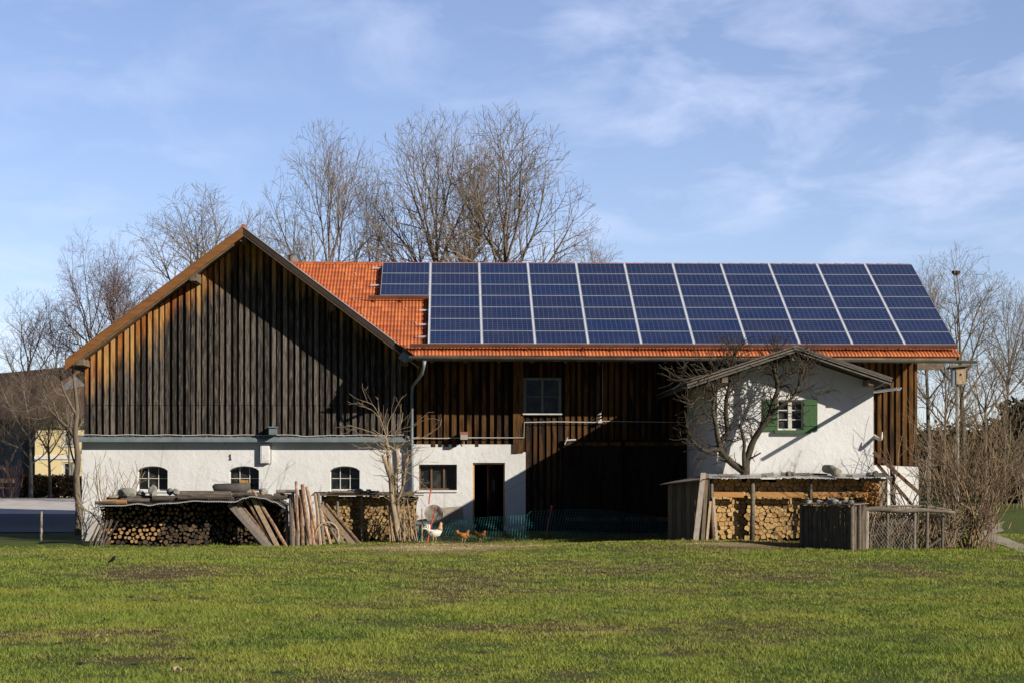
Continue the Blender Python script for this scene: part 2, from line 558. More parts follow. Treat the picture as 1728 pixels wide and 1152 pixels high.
M['pollard'] = simple('pale_cut_bark', (0.40, 0.31, 0.21), (0.20, 0.15, 0.10), 7, 0.9, stretch=(1, 1, .4), bmp=.5)
M['oldgrey'] = simple('old_grey_verge_wood', (0.20, 0.175, 0.15), (0.09, 0.078, 0.066), 6, 0.85, stretch=(1, 5, 5), bmp=.3, usernd=.4)
M['sheetrust'] = simple('weathered_sheet', (0.10, 0.085, 0.07), (0.05, 0.042, 0.035), 5, 0.8)
M['road_shade'] = simple('barn_shaded_road', (0.085, 0.085, 0.09), (0.055, 0.055, 0.06), 3, 0.9)  # dark paving tone with the barn's shadow put into the colour
M['road'] = simple('pale_concrete_road', (0.60, 0.54, 0.49), (0.48, 0.43, 0.40), 1.5, 0.9)
M['dirtpath'] = simple('pale_track_earth', (0.38, 0.33, 0.25), (0.26, 0.22, 0.15), 2.5, 0.95)
M['redpost'] = simple('orange_red_plastic', (0.75, 0.10, 0.045), (0.55, 0.07, 0.03), 3, 0.45)
M['net'] = simple('teal_netting', (0.05, 0.26, 0.24), (0.03, 0.17, 0.18), 3, 0.6)
M['wire'] = simple('galvanised_wire', (0.34, 0.31, 0.28), (0.2, 0.18, 0.16), 3, 0.6, .3)
M['white_feather'] = simple('white_feathers', (0.78, 0.74, 0.68), (0.60, 0.52, 0.42), 18, 0.8, bmp=.3)
M['buff_feather'] = simple('buff_neck_feathers', (0.62, 0.42, 0.22), (0.45, 0.26, 0.12), 20, 0.8)
M['brown_feather'] = simple('ginger_feathers', (0.50, 0.20, 0.05), (0.30, 0.11, 0.03), 20, 0.8, bmp=.3)
M['dark_feather'] = simple('dark_brown_feathers', (0.20, 0.11, 0.04), (0.09, 0.05, 0.025), 20, 0.8)
M['black_feather'] = simple('black_feathers', (0.012, 0.012, 0.014), None, 20, 0.5)
M['comb'] = simple('red_comb', (0.55, 0.03, 0.02), None, 10, 0.5)
M['leg_yellow'] = simple('yellow_leg_skin', (0.50, 0.36, 0.16), None, 10, 0.6)
M['rubber'] = simple('dark_trough', (0.06, 0.055, 0.05), (0.10, 0.09, 0.08), 6, 0.8, bmp=.3)
M['hedge'] = simple('brown_hedge_leaves', (0.13, 0.08, 0.045), (0.07, 0.05, 0.025), 3, 0.9, usernd=.8)
M['evergreen'] = simple('dark_conifer_needles', (0.075, 0.062, 0.035), (0.04, 0.036, 0.02), 3, 0.9, usernd=.8)
M['greyplastic'] = simple('grey_box_paint', (0.45, 0.42, 0.38), (0.30, 0.26, 0.22), 3, 0.6)
M['redbrick'] = simple('reddish_lamp_top', (0.35, 0.14, 0.09), (0.25, 0.1, 0.06), 3, 0.7)
M['clay'] = simple('clay_pipe', (0.33, 0.30, 0.24), (0.22, 0.19, 0.15), 6, 0.8, bmp=.2)
M['antler'] = simple('bleached_antler', (0.75, 0.70, 0.60), (0.6, 0.54, 0.44), 6, 0.6)


def glass():
    m, t, b = newmat('dim_window_glass')
    n = ntex(t, pos(t), 3.0, 4)
    c = mixc(t, ramp(t, n, [(0.45, 0.0), (0.7, 1.0)]), (0.012, 0.014, 0.016), (0.06, 0.06, 0.05))
    t.links.new(c, b.inputs['Base Color'])
    b.inputs['Roughness'].default_value = 0.06
    b.inputs['Specular IOR Level'].default_value = 0.28
    n2_ = ntex(t, pos(t), 1.5, 2)
    bump(t, b, n2_, 0.15, 0.02)
    return m


M['glass'] = glass()


def solar():
    m, t, b = newmat('solar_cells')
    uv = nn(t, 'ShaderNodeUVMap', uv_map='UVMap')
    s = nn(t, 'ShaderNodeSeparateXYZ', ins={0: uv.outputs[0]})
    u = mth(t, 'FRACT', mth(t, 'MULTIPLY', s.outputs[0], 10.0))
    v = mth(t, 'FRACT', mth(t, 'MULTIPLY', s.outputs[1], 6.0))
    du = mth(t, 'ABSOLUTE', mth(t, 'SUBTRACT', u, 0.5))
    dv = mth(t, 'ABSOLUTE', mth(t, 'SUBTRACT', v, 0.5))
    e1 = mth(t, 'GREATER_THAN', mth(t, 'MAXIMUM', du, dv), 0.475)
    bb = mth(t, 'ABSOLUTE', mth(t, 'SUBTRACT', mth(t, 'FRACT', mth(t, 'MULTIPLY', s.outputs[1], 18.0)), 0.5))
    e2 = mth(t, 'MULTIPLY', mth(t, 'GREATER_THAN', bb, 0.465), 0.35)
    line = mth(t, 'MAXIMUM', e1, e2)
    cell = nn(t, 'ShaderNodeTexVoronoi', ins={'Vector': pos(t), 'Scale': 26.0})
    oi = nn(t, 'ShaderNodeObjectInfo')
    base = mixc(t, cell.outputs['Color'], (0.005, 0.014, 0.062), (0.010, 0.024, 0.098))
    base = mixc(t, mth(t, 'MULTIPLY', oi.outputs['Random'], 0.7), base, (0.012, 0.014, 0.045))
    c = mixc(t, line, base, (0.12, 0.155, 0.25))
    du_ = ntex(t, pos(t), 1.1, 5)
    c = mixc(t, ramp(t, du_, [(0.45, 0.0), (0.8, 0.14)]), c, (0.12, 0.13, 0.16))
    t.links.new(c, b.inputs['Base Color'])
    b.inputs['Roughness'].default_value = 0.25
    b.inputs['Specular IOR Level'].default_value = 0.20
    return m


M['solar'] = solar()


def firewood(name, c1, c2, old):
    m, t, b = newmat(name)
    rnd = attr(t, 'rnd')
    wd = attr(t, 'wd')
    p = pos(t, (1, .3, 1))
    n = ntex(t, p, 22, 5)
    c = mixc(t, rnd, c1, c2)
    c = mixc(t, ramp(t, n, [(0.45, 0.0), (0.75, 0.55)]), c, tuple(x * .45 for x in c1))
    c = mixc(t, wd, c, mixc(t, n, old, tuple(x * .3 for x in old)))
    t.links.new(c, b.inputs['Base Color'])
    b.inputs['Roughness'].default_value = 0.85
    b.inputs['Specular IOR Level'].default_value = 0.2
    bump(t, b, n, 0.4, 0.01)
    return m


M['split_end'] = firewood('split_wood_faces', (0.52, 0.30, 0.11), (0.68, 0.46, 0.20), (0.11, 0.09, 0.07))
M['round_end'] = firewood('log_end_faces', (0.42, 0.22, 0.09), (0.60, 0.38, 0.18), (0.055, 0.048, 0.042))
M['logbark'] = simple('log_bark', (0.10, 0.07, 0.045), (0.05, 0.035, 0.025), 12, 0.9, bmp=.5)


def ground_mat():
    m, t, b = newmat('meadow_soil')
    p = pos(t)
    dry = attr(t, 'wd')
    n = ntex(t, p, 1.3, 6, 0.6)
    f = ntex(t, p, 22, 5, 0.65)
    gcol = mixc(t, ramp(t, f, [(0.35, 0.0), (0.65, 1.0)]), (0.050, 0.075, 0.016), (0.12, 0.15, 0.035))
    gcol = mixc(t, ramp(t, n, [(0.4, 0.0), (0.7, 0.6)]), gcol, (0.11, 0.12, 0.03))
    soil = mixc(t, f, (0.05, 0.033, 0.018), (0.17, 0.12, 0.065))
    k = ramp(t, mth(t, 'ADD', mth(t, 'MULTIPLY', dry, 0.8), mth(t, 'MULTIPLY', mth(t, 'SUBTRACT', f, 0.5), 0.9)), [(0.22, 0.0), (0.55, 1.0)])
    c = mixc(t, k, gcol, soil)
    straw = attr(t, 'rnd')
    c = mixc(t, straw, c, mixc(t, f, (0.16, 0.12, 0.06), (0.48, 0.38, 0.20)))
    t.links.new(c, b.inputs['Base Color'])
    b.inputs['Roughness'].default_value = 0.95
    b.inputs['Specular IOR Level'].default_value = 0.1
    bump(t, b, f, 0.8, 0.05)
    return m


M['ground'] = ground_mat()


def blade_mat():
    m, t, b = newmat('grass_blades')
    rnd = attr(t, 'rnd')
    dry = attr(t, 'wd')
    n = ntex(t, pos(t), 0.35, 3)
    n2_ = ntex(t, pos(t), 1.6, 3)
    c = mixc(t, rnd, (0.068, 0.125, 0.011), (0.285, 0.375, 0.052))
    c = mixc(t, ramp(t, n, [(0.40, 0.0), (0.62, 0.8)]), c, (0.35, 0.37, 0.05))
    c = mixc(t, ramp(t, n2_, [(0.5, 0.0), (0.75, 0.5)]), c, (0.11, 0.22, 0.04))
    d = mixc(t, rnd, (0.17, 0.105, 0.045), (0.46, 0.34, 0.16))
    d = mixc(t, ramp(t, dry, [(0.72, 0.0), (0.95, 1.0)]), d, (0.66, 0.53, 0.27))
    c = mixc(t, dry, c, d)
    t.links.new(c, b.inputs['Base Color'])
    b.inputs['Roughness'].default_value = 0.6
    b.inputs['Specular IOR Level'].default_value = 0.25
    tr = nn(t, 'ShaderNodeBsdfTranslucent', ins={'Color': c})
    mx = nn(t, 'ShaderNodeMixShader', ins={0: 0.3, 1: b.outputs[0], 2: tr.outputs[0]})
    t.links.new(mx.outputs[0], t.nodes['Material Output'].inputs[0])
    return m


M['blade'] = blade_mat()


# ================================================================== GROUND
def straw(x, y):
    s = 0
    for (px, py, rx, ry) in ((745, 919, 2.1, 6.0), (1225, 922, 1.4, .9), (860, 921, 1.6, 1.0), (25, 924, .9, 3.0), (620, 917, 1.2, 1.0)):
        Y = min(CH * F / (py - HY), 60.6)
        if px == 1225:
            Y = 53.5
        X = PX(px, Y)
        s = s + np.exp(-((x - X) / rx) ** 2 - ((y - Y) / ry) ** 2) * (0.55 + 1.1 * fbm(x * 2, y * 2, 9, 3))
    return np.clip(s, 0, 1)


def grid_mesh(xs, ys, name, mat, dz=0.0, kind='structure'):
    Xg, Yg = np.meshgrid(xs, ys)
    Z = gh(Xg, Yg) + dz
    V_ = np.stack([Xg.ravel(), Yg.ravel(), Z.ravel()], 1)
    nx, ny = len(xs), len(ys)
    i = np.arange(nx - 1)[None, :] + nx * np.arange(ny - 1)[:, None]
    i = i.ravel()
    fs = np.stack([i, i + 1, i + nx + 1, i + nx], 1)
    o = np_mesh(name, V_, fs, mat, attrs={'wd': dryness(Xg, Yg).ravel() * (Yg.ravel() < 68), 'rnd': straw(Xg, Yg).ravel()}, smooth=True)
    o['kind'] = kind
    return o


xs = np.concatenate([np.linspace(-1500, -60, 25)[:-1], np.linspace(-60, -22, 30)[:-1], np.arange(-22, 24, .3), np.linspace(24, 60, 30), np.linspace(60, 1500, 25)[1:]])
ys = np.concatenate([np.linspace(-20, 8, 8)[:-1], np.arange(8, 66, .3), np.arange(66, 125, 1.0), np.linspace(125, 250, 20), np.linspace(260, 3000, 20)])
grid_mesh(xs, ys, 'meadow', M['ground'])

# road on the left, rising behind the barn's shadow (two sheets, the near one coloured dark for that shadow)
def strip(name, pts, mat, dz, label=None):
    """pts: list of (x, y0, y1)"""
    V_, fs = [], []
    n = 10
    for (x, y0, y1) in pts:
        for k in range(n):
            y = y0 + (y1 - y0) * k / (n - 1)
            V_.append((x, y, 0))
    V_ = np.array(V_, float)
    V_[:, 2] = gh(V_[:, 0], V_[:, 1]) + dz
    for i in range(len(pts) - 1):
        for k in range(n - 1):
            a = i * n + k
            fs.append((a, a + n, a + n + 1, a + 1))
    o = np_mesh(name, V_, np.array(fs), mat, attrs={'wd': np.zeros(len(V_)), 'rnd': np.zeros(len(V_))}, smooth=True)
    o['kind'] = 'structure'
    return o


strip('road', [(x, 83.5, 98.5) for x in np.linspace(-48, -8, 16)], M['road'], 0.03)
strip('shaded_pavement', [(x, 70.0, 83.49) for x in np.linspace(-48, -12.3, 16)], M['road_shade'], 0.03)
pth = []
for i in range(14):
    y = 44 + i * 1.9
    pth.append((y, 13.2 + (y - 44) * 0.03 + 0.0))
# track on the right, winding back behind the shrub
tv, tf = [], []
for i in range(20):
    k = i / 19
    y = 50 + 22 * k
    x = PX(1760 - 95 * min(1, k * 2.2) if k < .45 else 1665 + 30 * (k - .45), y)
    for q in (-.55, -.2, .2, .55):
        tv.append((x + q * (1 + .2 * math.sin(i)), y + q * 1.5, 0))
tv = np.array(tv)
tv[:, 2] = gh(tv[:, 0], tv[:, 1]) + 0.02
for i in range(19):
    for k in range(3):
        a = i * 4 + k
        tf.append((a, a + 1, a + 5, a + 4))
o = np_mesh('footpath', tv, np.array(tf), M['dirtpath'], attrs={'wd': np.zeros(len(tv)), 'rnd': np.zeros(len(tv))}, smooth=True)
o['kind'] = 'structure'


# grass: too many blades to count
def make_grass():
    n1, n2_ = 560000, 460000
    y = np.concatenate([15 + 17 * NR.rand(n1) ** 0.85, 32 + 31 * NR.rand(n2_)])
    half = y * 0.305 + 1.0
    x = (NR.rand(len(y)) * 2 - 1) * half + y * 0.0315
    clump = fbm(x * 3.2, y * 3.2, 77, 3)
    dr = dryness(x, y)
    st = straw(x, y)
    keep = NR.rand(len(y)) < np.clip(1.15 - dr * 0.80, 0.10, 1) * np.clip(0.35 + 1.6 * (clump - .25), .2, 1) * (1 - .5 * st)
    # no blades under the stacks and buildings
    bad = ((y > 62.2) & (x < 0.2)) | ((y > 64.7) & (x >= .2)) | ((y > 56.0) & (x > 6.6) & (x < 13)) | ((y > 54.3) & (y < 55.6) & (x > 9.9) & (x < 11.8))
    keep &= ~bad
    x, y, clump, dr, st = x[keep], y[keep], clump[keep], dr[keep], st[keep]
    n = len(x)
    z = gh(x, y) - 0.004
    far = np.clip((y - 15) / 45, 0, 1)
    tall = fbm(x * 0.9, y * 0.9, 5, 3)
    h = (0.014 + 0.036 * NR.rand(n)) * (0.5 + 1.3 * tall) * (0.3 + 1.3 * clump) * (1.0 - 0.35 * np.clip(dr, 0, 1))
    rim = ((y > 62.0) & (x < -2) & (x > -14)) | ((y > 51.9) & (y < 53.4) & (x > 10.2)) | ((y > 54.6) & (y < 55.7) & (x > 6.5) & (x < 10))
    h *= np.where(rim, 1.0 + 1.0 * NR.rand(n), 1.0) * (1 - .55 * np.clip(st * 1.6, 0, 1))
    w = (0.0035 + 0.0035 * NR.rand(n)) * (1 + 2.0 * far)
    a = NR.rand(n) * 2 * np.pi
    lean = h * (0.25 + 0.9 * NR.rand(n))
    b = NR.rand(n) * 2 * np.pi
    V_ = np.empty((n, 3, 3), np.float32)
    V_[:, 0] = np.stack([x - np.cos(a) * w, y - np.sin(a) * w, z], 1)
    V_[:, 1] = np.stack([x + np.cos(a) * w, y + np.sin(a) * w, z], 1)
    V_[:, 2] = np.stack([x + np.cos(b) * lean, y + np.sin(b) * lean, z + h], 1)
    rn = np.repeat(np.clip(0.10 + .75 * NR.rand(n) + .9 * (clump - .5), 0, 1), 3)
    dd = np.repeat(np.clip(np.maximum(np.minimum(dr * 0.75 + (NR.rand(n) - .55) * .6, .72), st * 1.3 + (NR.rand(n) - .5) * .5), 0, 1), 3)
    fs = np.arange(n * 3).reshape(n, 3)
    o = np_mesh('grass', V_.reshape(-1, 3), fs, M['blade'], attrs={'rnd': rn, 'wd': dd})
    props(o, 'short green pasture grass with worn brown patches in front of the farm', 'grass', kind='stuff')


make_grass()

# ================================================================== BARN
YG = 65.0        # plank face of the gable
YV = 63.64       # verge of the gable roof
YWI = 64.95      # white wall of the wing
TG = 0.755       # gable roof slope
GAX, GAZ = -6.72, 10.05
EY, EZ = 62.85, 5.85       # wing eave
TP = 0.532
PH = math.atan(TP)
RXR = 16.5                 # right verge of the wing roof


def wing_z(y):
    return EZ + (y - EY) * TP


barn = thing('barn', 'long farm barn with dark plank gable and orange tiled wing covered in solar panels', 'barn', (0, 65, 0))


def gable_top(x):
    return GAZ - 0.30 - abs(x - GAX) * TG


def wall_with_holes(mb, x0, x1, y0, y1, z0, topf, holes, extra=()):
    """holes: (xa, xb, za, zb, arch) with arch height above zb"""
    bx = {x0, x1}
    bx.update(extra)
    for h in holes:
        n = 10 if h[4] else 1
        for i in range(n + 1):
            bx.add(h[0] + (h[1] - h[0]) * i / n)
    bx = sorted(bx)
    for a, b in zip(bx[:-1], bx[1:]):
        if b - a < 1e-5:
            continue
        h = None
        for q in holes:
            if a >= q[0] - 1e-6 and b <= q[1] + 1e-6:
                h = q
        if h is None:
            mb.prism([(a, z0), (b, z0), (b, topf(b)), (a, topf(a))], y0, y1)
        else:
            def arch(x):
                if not h[4]:
                    return h[3]
                u = (x - (h[0] + h[1]) / 2) / ((h[1] - h[0]) / 2)
                return h[3] + h[4] * math.sqrt(max(0, 1 - u * u * 0.93))
            if h[2] > z0 + 1e-4:
                mb.prism([(a, z0), (b, z0), (b, h[2]), (a, h[2])], y0, y1)
            mb.prism([(a, arch(a)), (b, arch(b)), (b, topf(b)), (a, topf(a))], y0, y1)


GXL, GXR = -12.2, -1.33
# white ground floor of the gable with three arched windows
aw = []
for (a, b) in ((232, 283), (387, 437), (557, 607)):
    xa, xb = PX(a, 65.2), PX(b, 65.2)
    aw.append((xa, xb, PZ(827, xa, 65.2), PZ(796, xa, 65.2), 0.2))
mb = MB()
wall_with_holes(mb, GXL, GXR, 65.2, 65.6, -0.6, lambda x: 3.16, aw)
mb.box(GXL, GXL + .4, 65.6, 80, -.6, 5.2)
mb.build('wall', M['plaster'], barn)
for (xa, xb, za, zb, ar) in aw:
    w = MB()
    yy = 65.42
    xm, hw = (xa + xb) / 2, (xb - xa) / 2
    zt = zb + ar

    def archz(x):
        u = (x - xm) / hw
        return zb + ar * math.sqrt(max(0, 1 - u * u * 0.93))
    # frame follows the arch
    nseg = 12
    for i in range(nseg):
        a, b = xa + (xb - xa) * i / nseg, xa + (xb - xa) * (i + 1) / nseg
        w.prism([(a, archz(a) - .03), (b, archz(b) - .03), (b, archz(b)), (a, archz(a))], yy, yy + .05)
    w.box(xa, xa + .022, yy, yy + .05, za, archz(xa) - .03)
    w.box(xb - .022, xb, yy, yy + .05, za, archz(xb) - .03)
    w.box(xa + .04, xb - .04, yy, yy + .05, za, za + .05)
    for u in (1 / 3, 2 / 3):
        x = xa + (xb - xa) * u
        w.box(x - .012, x + .012, yy + .003, yy + .045, za + .05, archz(x) - .05)
    w.box(xa + .04, xb - .04, yy + .006, yy + .042, za + (zt - za) * .5 - .011, za + (zt - za) * .5 + .011)
    wo_ = w.build('window', M['frame_white'], barn)
    g = MB()
    g.prism([(xa, za), (xb, za)] + [(xb - (xb - xa) * i / 8, archz(xb - (xb - xa) * i / 8)) for i in range(9)], yy + .05, yy + .06)
    g.build('pane', M['glass'], wo_)
    s_ = MB()
    s_.box(xa - .02, xb + .02, 65.16, 65.42, za - .06, za - .002)
    s_.build('sill', M['plaster'], wo_)
# patched small board in the middle window
mb = MB()
mb.box(PX(404, 65.4), PX(419, 65.4), 65.402, 65.415, PZ(819, -8, 65.4), PZ(809, -8, 65.4))
mb.build('patch_board', M['plank_new'], barn)

# upper plank cladding of the gable: recess sheet and raised boards in two courses
ZB, ZJ = 3.33, 4.33
mb = MB()
ztop = lambda x: gable_top(x) + .05
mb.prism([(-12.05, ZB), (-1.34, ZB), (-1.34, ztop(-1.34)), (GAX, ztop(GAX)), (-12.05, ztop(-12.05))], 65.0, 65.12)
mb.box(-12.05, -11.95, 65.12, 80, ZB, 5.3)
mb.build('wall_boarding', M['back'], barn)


def clad(mb, x0, x1, yf, z0, topf, wdf, holes=(), pitch=0.205, bw=0.118, rel=0.085, zj=None, mi=0):
    x = x0
    first = True
    while x < x1 - 0.05:
        p = pitch * (1 + 0.30 * (R.random() - .5))
        w = bw * (1 + 0.30 * (R.random() - .5))
        a, b = x, min(x + w, x1)
        # flat recessed board between raised ones
        lo = MB()
        c = min(x + p, x1)
        rr = R.random()
        spans = [(z0, None)]
        xm = (a + b) / 2
        for kind, xa, xb, y0, y1 in (('r', a, b, yf - rel * (1 + .25 * (R.random() - .5)), yf), ('f', b - .01, c + .01, yf - .012, yf + .001)):
            segs = []
            hs = [h for h in holes if xb > h[0] and xa < h[1]]
            if hs:
                h = hs[0]
                segs = [(z0, h[2], h[2]), (h[3], None, None)]
            else:
                segs = [(z0, None, None)]
            for (s0, s1, _) in segs:
                ta, tb = (topf(xa), topf(xb)) if s1 is None else (s1, s1)
                if min(ta, tb) <= s0 + .02:
                    continue
                parts = [(s0, ta, tb)]
                if zj is not None and s0 < zj < min(ta, tb):
                    parts = [(s0, zj - .008, zj - .008), (zj + .004, ta, tb)]
                for q, (p0, pa, pb) in enumerate(parts):
                    sh = 0.010 if (q == 0 and len(parts) > 1) else 0.0
                    e = (R.random() - .5) * .03 if p0 == z0 else 0
                    jx = (R.random() - .5) * .012
                    mb.add([(xa + jx, y0 + sh, p0 + e), (xb + jx, y0 + sh + (R.random() - .5) * .006, p0 + e), (xb, y0, pb), (xa, y0, pa),
                            (xa + jx, y1, p0 + e), (xb + jx, y1, p0 + e), (xb, y1, pb), (xa, y1, pa)],
                           [(0, 1, 2, 3), (4, 7, 6, 5), (0, 3, 7, 4), (1, 5, 6, 2), (3, 2, 6, 7), (0, 4, 5, 1)],
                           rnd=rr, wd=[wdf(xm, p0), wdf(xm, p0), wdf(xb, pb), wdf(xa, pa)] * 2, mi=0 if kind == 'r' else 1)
        x += p


mb = MB()
wdg = lambda x, z: (gable_top(x) - z) * (1.0 if x < GAX + 1 else 1.6) + 0.5 * max(0, (x + 10.0) / 4)
clad(mb, -12.05, -1.34, 65.0, ZB - .03, ztop, wdg, zj=ZJ)
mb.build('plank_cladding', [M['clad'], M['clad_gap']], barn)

# metal covered ledge between cladding and plaster
mb = MB()
mb.add([(-12.28, 64.86, 3.12), (-1.36, 64.86, 3.12), (-1.36, 65.2, 3.12), (-12.28, 65.2, 3.12),
        (-12.28, 64.86, 3.20), (-1.36, 64.86, 3.20), (-1.36, 64.99, 3.33), (-12.28, 64.99, 3.33), (-1.36, 65.2, 3.33), (-12.28, 65.2, 3.33)],
       [(0, 3, 2, 1), (0, 1, 5, 4), (4, 5, 6, 7), (7, 6, 8, 9), (0, 4, 7, 9, 3), (1, 2, 8, 6, 5)])
led = mb.build('ledge_flashing', M['zinc'], barn)
mb = MB()
lastx = -12.2
pts = []
for i in range(60):
    x = -12.2 + i * 10.8 / 59
    pts.append((x, 64.90, 3.345 + .012 * math.sin(i * .9) + (-.03 if 39 < i < 45 else 0)))
mb.tube(pts, .013, 5)
mb.build('ledge_cable', M['cable'], barn)
# small hooded box on the ledge
x0 = PX(456, 64.8)
mb = MB()
mb.box(x0 - .02, x0 + .22, 64.55, 64.93, 3.36, 3.58)
mb.box(x0 - .05, x0 + .25, 64.50, 64.95, 3.585, 3.62)
mb.build('floodlight', M['zinc'], barn)
# white cable box below the ledge
x0 = PX(440, 65.1)
mb = MB()
mb.box(x0, x0 + .30, 65.03, 65.2, 2.43, 3.06)
mb.box(x0 + .04, x0 + .26, 65.02, 65.03, 2.47, 3.02)
mb.build('meter_box', M['plaster'], barn)
mb = MB()
mb.tube([(x0 + .35, 65.18, 3.1), (x0 + .34, 65.18, 2.4), (x0 + .1, 65.18, 2.38)], .01, 5)
mb.build('box_cable', M['greyplastic'], barn)
# house number 1
x0 = PX(389, 65.2)
z0 = PZ(775, x0, 65.2)
mb = MB()
mb.box(x0 - .012, x0 + .016, 65.17, 65.199, z0 + .02, z0 + .19)
mb.prism([(x0 - .045, z0 + .14), (x0 - .035, z0 + .125), (x0 - .013, z0 + .155), (x0 - .013, z0 + .187)], 65.172, 65.198)
mb.box(x0 - .042, x0 + .046, 65.171, 65.198, z0 - .004, z0 + .019)
mb.build('house_number', M['iron'], barn)

# gable roof: two slabs, tiles, barge boards, verge flashing, purlins
YB = 79.0
for side, ex in ((-1, -12.45), (1, -1.02)):
    roof = MB()
    ez = GAZ - abs(ex - GAX) * TG
    pl = [(GAX, GAZ - .06), (GAX, GAZ - .20), (ex, ez - .20), (ex, ez - .06)]
    if side > 0:
        pl = pl[::-1]
    roof.prism(pl, YV + .03, YB)
    ro = roof.build('roof', M['soffit'], barn)
    til = MB()
    nrow = 20
    for k in range(nrow):
        a0, a1 = k / nrow, (k + 1) / nrow
        xa, xb = GAX + (ex - GAX) * a0, GAX + (ex - GAX) * a1
        za, zb = GAZ - abs(xa - GAX) * TG, GAZ - abs(xb - GAX) * TG
        til.add([(xa, YV + .02, za - .03), (xb, YV + .02, zb + .0), (xb, YB, zb + .0), (xa, YB, za - .03), (xb, YV + .02, zb - .04), (xb, YB, zb - .04)],
                [(0, 1, 2, 3), (1, 4, 5, 2)])
    til.build('tile_covering', M['tile'], ro)
    bb = MB()
    d = 0.31 if side < 0 else 0.20
    pl = [(GAX, GAZ - .01), (GAX, GAZ - .01 - d), (ex - .0, ez - .01 - d), (ex, ez - .01)]
    if side > 0:
        pl = pl[::-1]
    bb.prism(pl, YV - .03, YV + .02)
    bb.build('barge_board', M['barge'] if side < 0 else M['barge_dark'], ro)
    if side > 0:
        b2 = MB()
        pl = [(GAX, GAZ - .212), (GAX, GAZ - .27), (ex, ez - .27), (ex, ez - .212)][::-1]
        b2.prism(pl, YV + .0, YV + .04)
        b2.build('lath', M['plank'], ro)
    else:
        b2 = MB()
        pl = [(GAX - .3, GAZ - .32 - .3 * TG), (GAX - .3, GAZ - .365 - .3 * TG), (ex + .25, ez - .365 + .25 * TG), (ex + .25, ez - .32 + .25 * TG)]
        b2.prism(pl, YV + .08, YV + .14)
        b2.build('lath', M['beam'], ro)
    fl = MB()
    pl = [(GAX, GAZ + .022), (GAX, GAZ - .008), (ex, ez - .008), (ex, ez + .022)]
    if side > 0:
        pl = pl[::-1]
    fl.prism(pl, YV - .05, YV + .08)
    fl.build('verge_flashing', M['zinc_light'] if side > 0 else M['barge'], ro)
for (x, h) in ((-12.0, .2), (PX(328, 64), .24), (GAX, .24), (PX(560, 64), .22), (-1.5, .2)):
    b = MB()
    z = GAZ - abs(x - GAX) * TG - .22 - (0 if abs(x - GAX) < .1 else .06)
    b.box(x - .11, x + .11, YV + .12 if x < GAX + .2 else YV + .5, 65.0, z - h, z)
    b.build('purlin', M['beam'], barn)
rc = MB()
rc.tube([(GAX, YV - .02, GAZ + .02), (GAX, YB, GAZ + .02)], .07, 8)
rc.build('ridge_cap', M['tile'], barn)
# grey metal box closing the valley gutter at the foot of the verge
X0 = PX(672, 63.5)
f_ = MB()
zz0 = PZ(603, X0, 63.5)
f_.prism([(X0, zz0 - .02), (X0 + .22, zz0 - .16), (X0 + .62, zz0 - .02), (X0 + .66, zz0 + .05), (X0 + .28, zz0 + .36)], 63.30, 63.58)
f_.build('flashing_box', M['zinc'], barn)


# ---- wing: walls
def wtop(x):
    return 5.95


WH_DOOR = (PX(798, YWI), PX(852, YWI), -.3, PZ(780, 0, YWI), 0)
WH_WIN = (PX(707, YWI), PX(771, YWI), PZ(826, -1, YWI), PZ(783, -1, YWI), 0)
xs1, xs2 = PX(866, YWI), PX(887, YWI)
zt1, zt2 = PZ(749, 0, YWI), PZ(762, 0, YWI)
mb = MB()
wall_with_holes(mb, -1.30, xs1, YWI, YWI + .45, -.4, lambda x: zt1, [WH_DOOR, WH_WIN])
mb.prism([(xs1, -.4), (xs2, -.4), (xs2, zt2), (xs1, zt2)], YWI, YWI + .45)
mb.build('wall', M['plaster'], barn)
# window of the wing: brown frame deep in the reveal
w = MB()
xa, xb, za, zb, _ = WH_WIN
yy = YWI + .20
w.box(xa, xb, yy, yy + .06, zb - .05, zb)
w.box(xa, xb, yy, yy + .06, za, za + .06)
w.box(xa, xa + .05, yy, yy + .06, za + .06, zb - .05)
w.box(xb - .05, xb, yy, yy + .06, za + .06, zb - .05)
for u in (.33, .66):
    w.box(xa + (xb - xa) * u - .03, xa + (xb - xa) * u + .03, yy + .004, yy + .056, za + .06, zb - .05)
wn = w.build('window', M['frame_brown'], barn)
g = MB()
g.box(xa, xb, yy + .06, yy + .07, za, zb)
g.build('pane', M['glass'], wn)
g = MB()
g.box(xa - .08, xb + .02, YWI - .05, yy, za - .07, za)
g.build('sill', M['plaster'], wn)
# door opening: frame, dark passage and a half open door
xa, xb, za, zb, _ = WH_DOOR
d = MB()
d.box(xa, xa + .05, YWI + .1, YWI + .2, za, zb)
d.box(xb - .05, xb, YWI + .1, YWI + .2, za, zb)
d.box(xa + .05, xb - .05, YWI + .1, YWI + .2, zb - .06, zb)
dr = d.build('door_frame', M['plank_new'], barn)
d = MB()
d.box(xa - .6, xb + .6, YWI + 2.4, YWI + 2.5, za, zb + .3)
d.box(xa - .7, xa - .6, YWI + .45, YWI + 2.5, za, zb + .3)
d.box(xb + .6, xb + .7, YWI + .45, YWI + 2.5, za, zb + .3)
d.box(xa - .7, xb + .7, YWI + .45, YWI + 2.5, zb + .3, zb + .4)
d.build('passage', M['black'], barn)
d = MB()
d.obox((xb - .30, YWI + .75, (za + zb) / 2), (.26, .30, 0), (-.02, .018, 0), (0, 0, (zb - za) / 2 - .05))
dd = d.build('door', M['door_dark'], barn)
d = MB()
d.box(xb - .42, xb - .32, YWI + .59, YWI + .62, zb - .95, zb - .55)
d.build('door_window', M['glass'], dd)

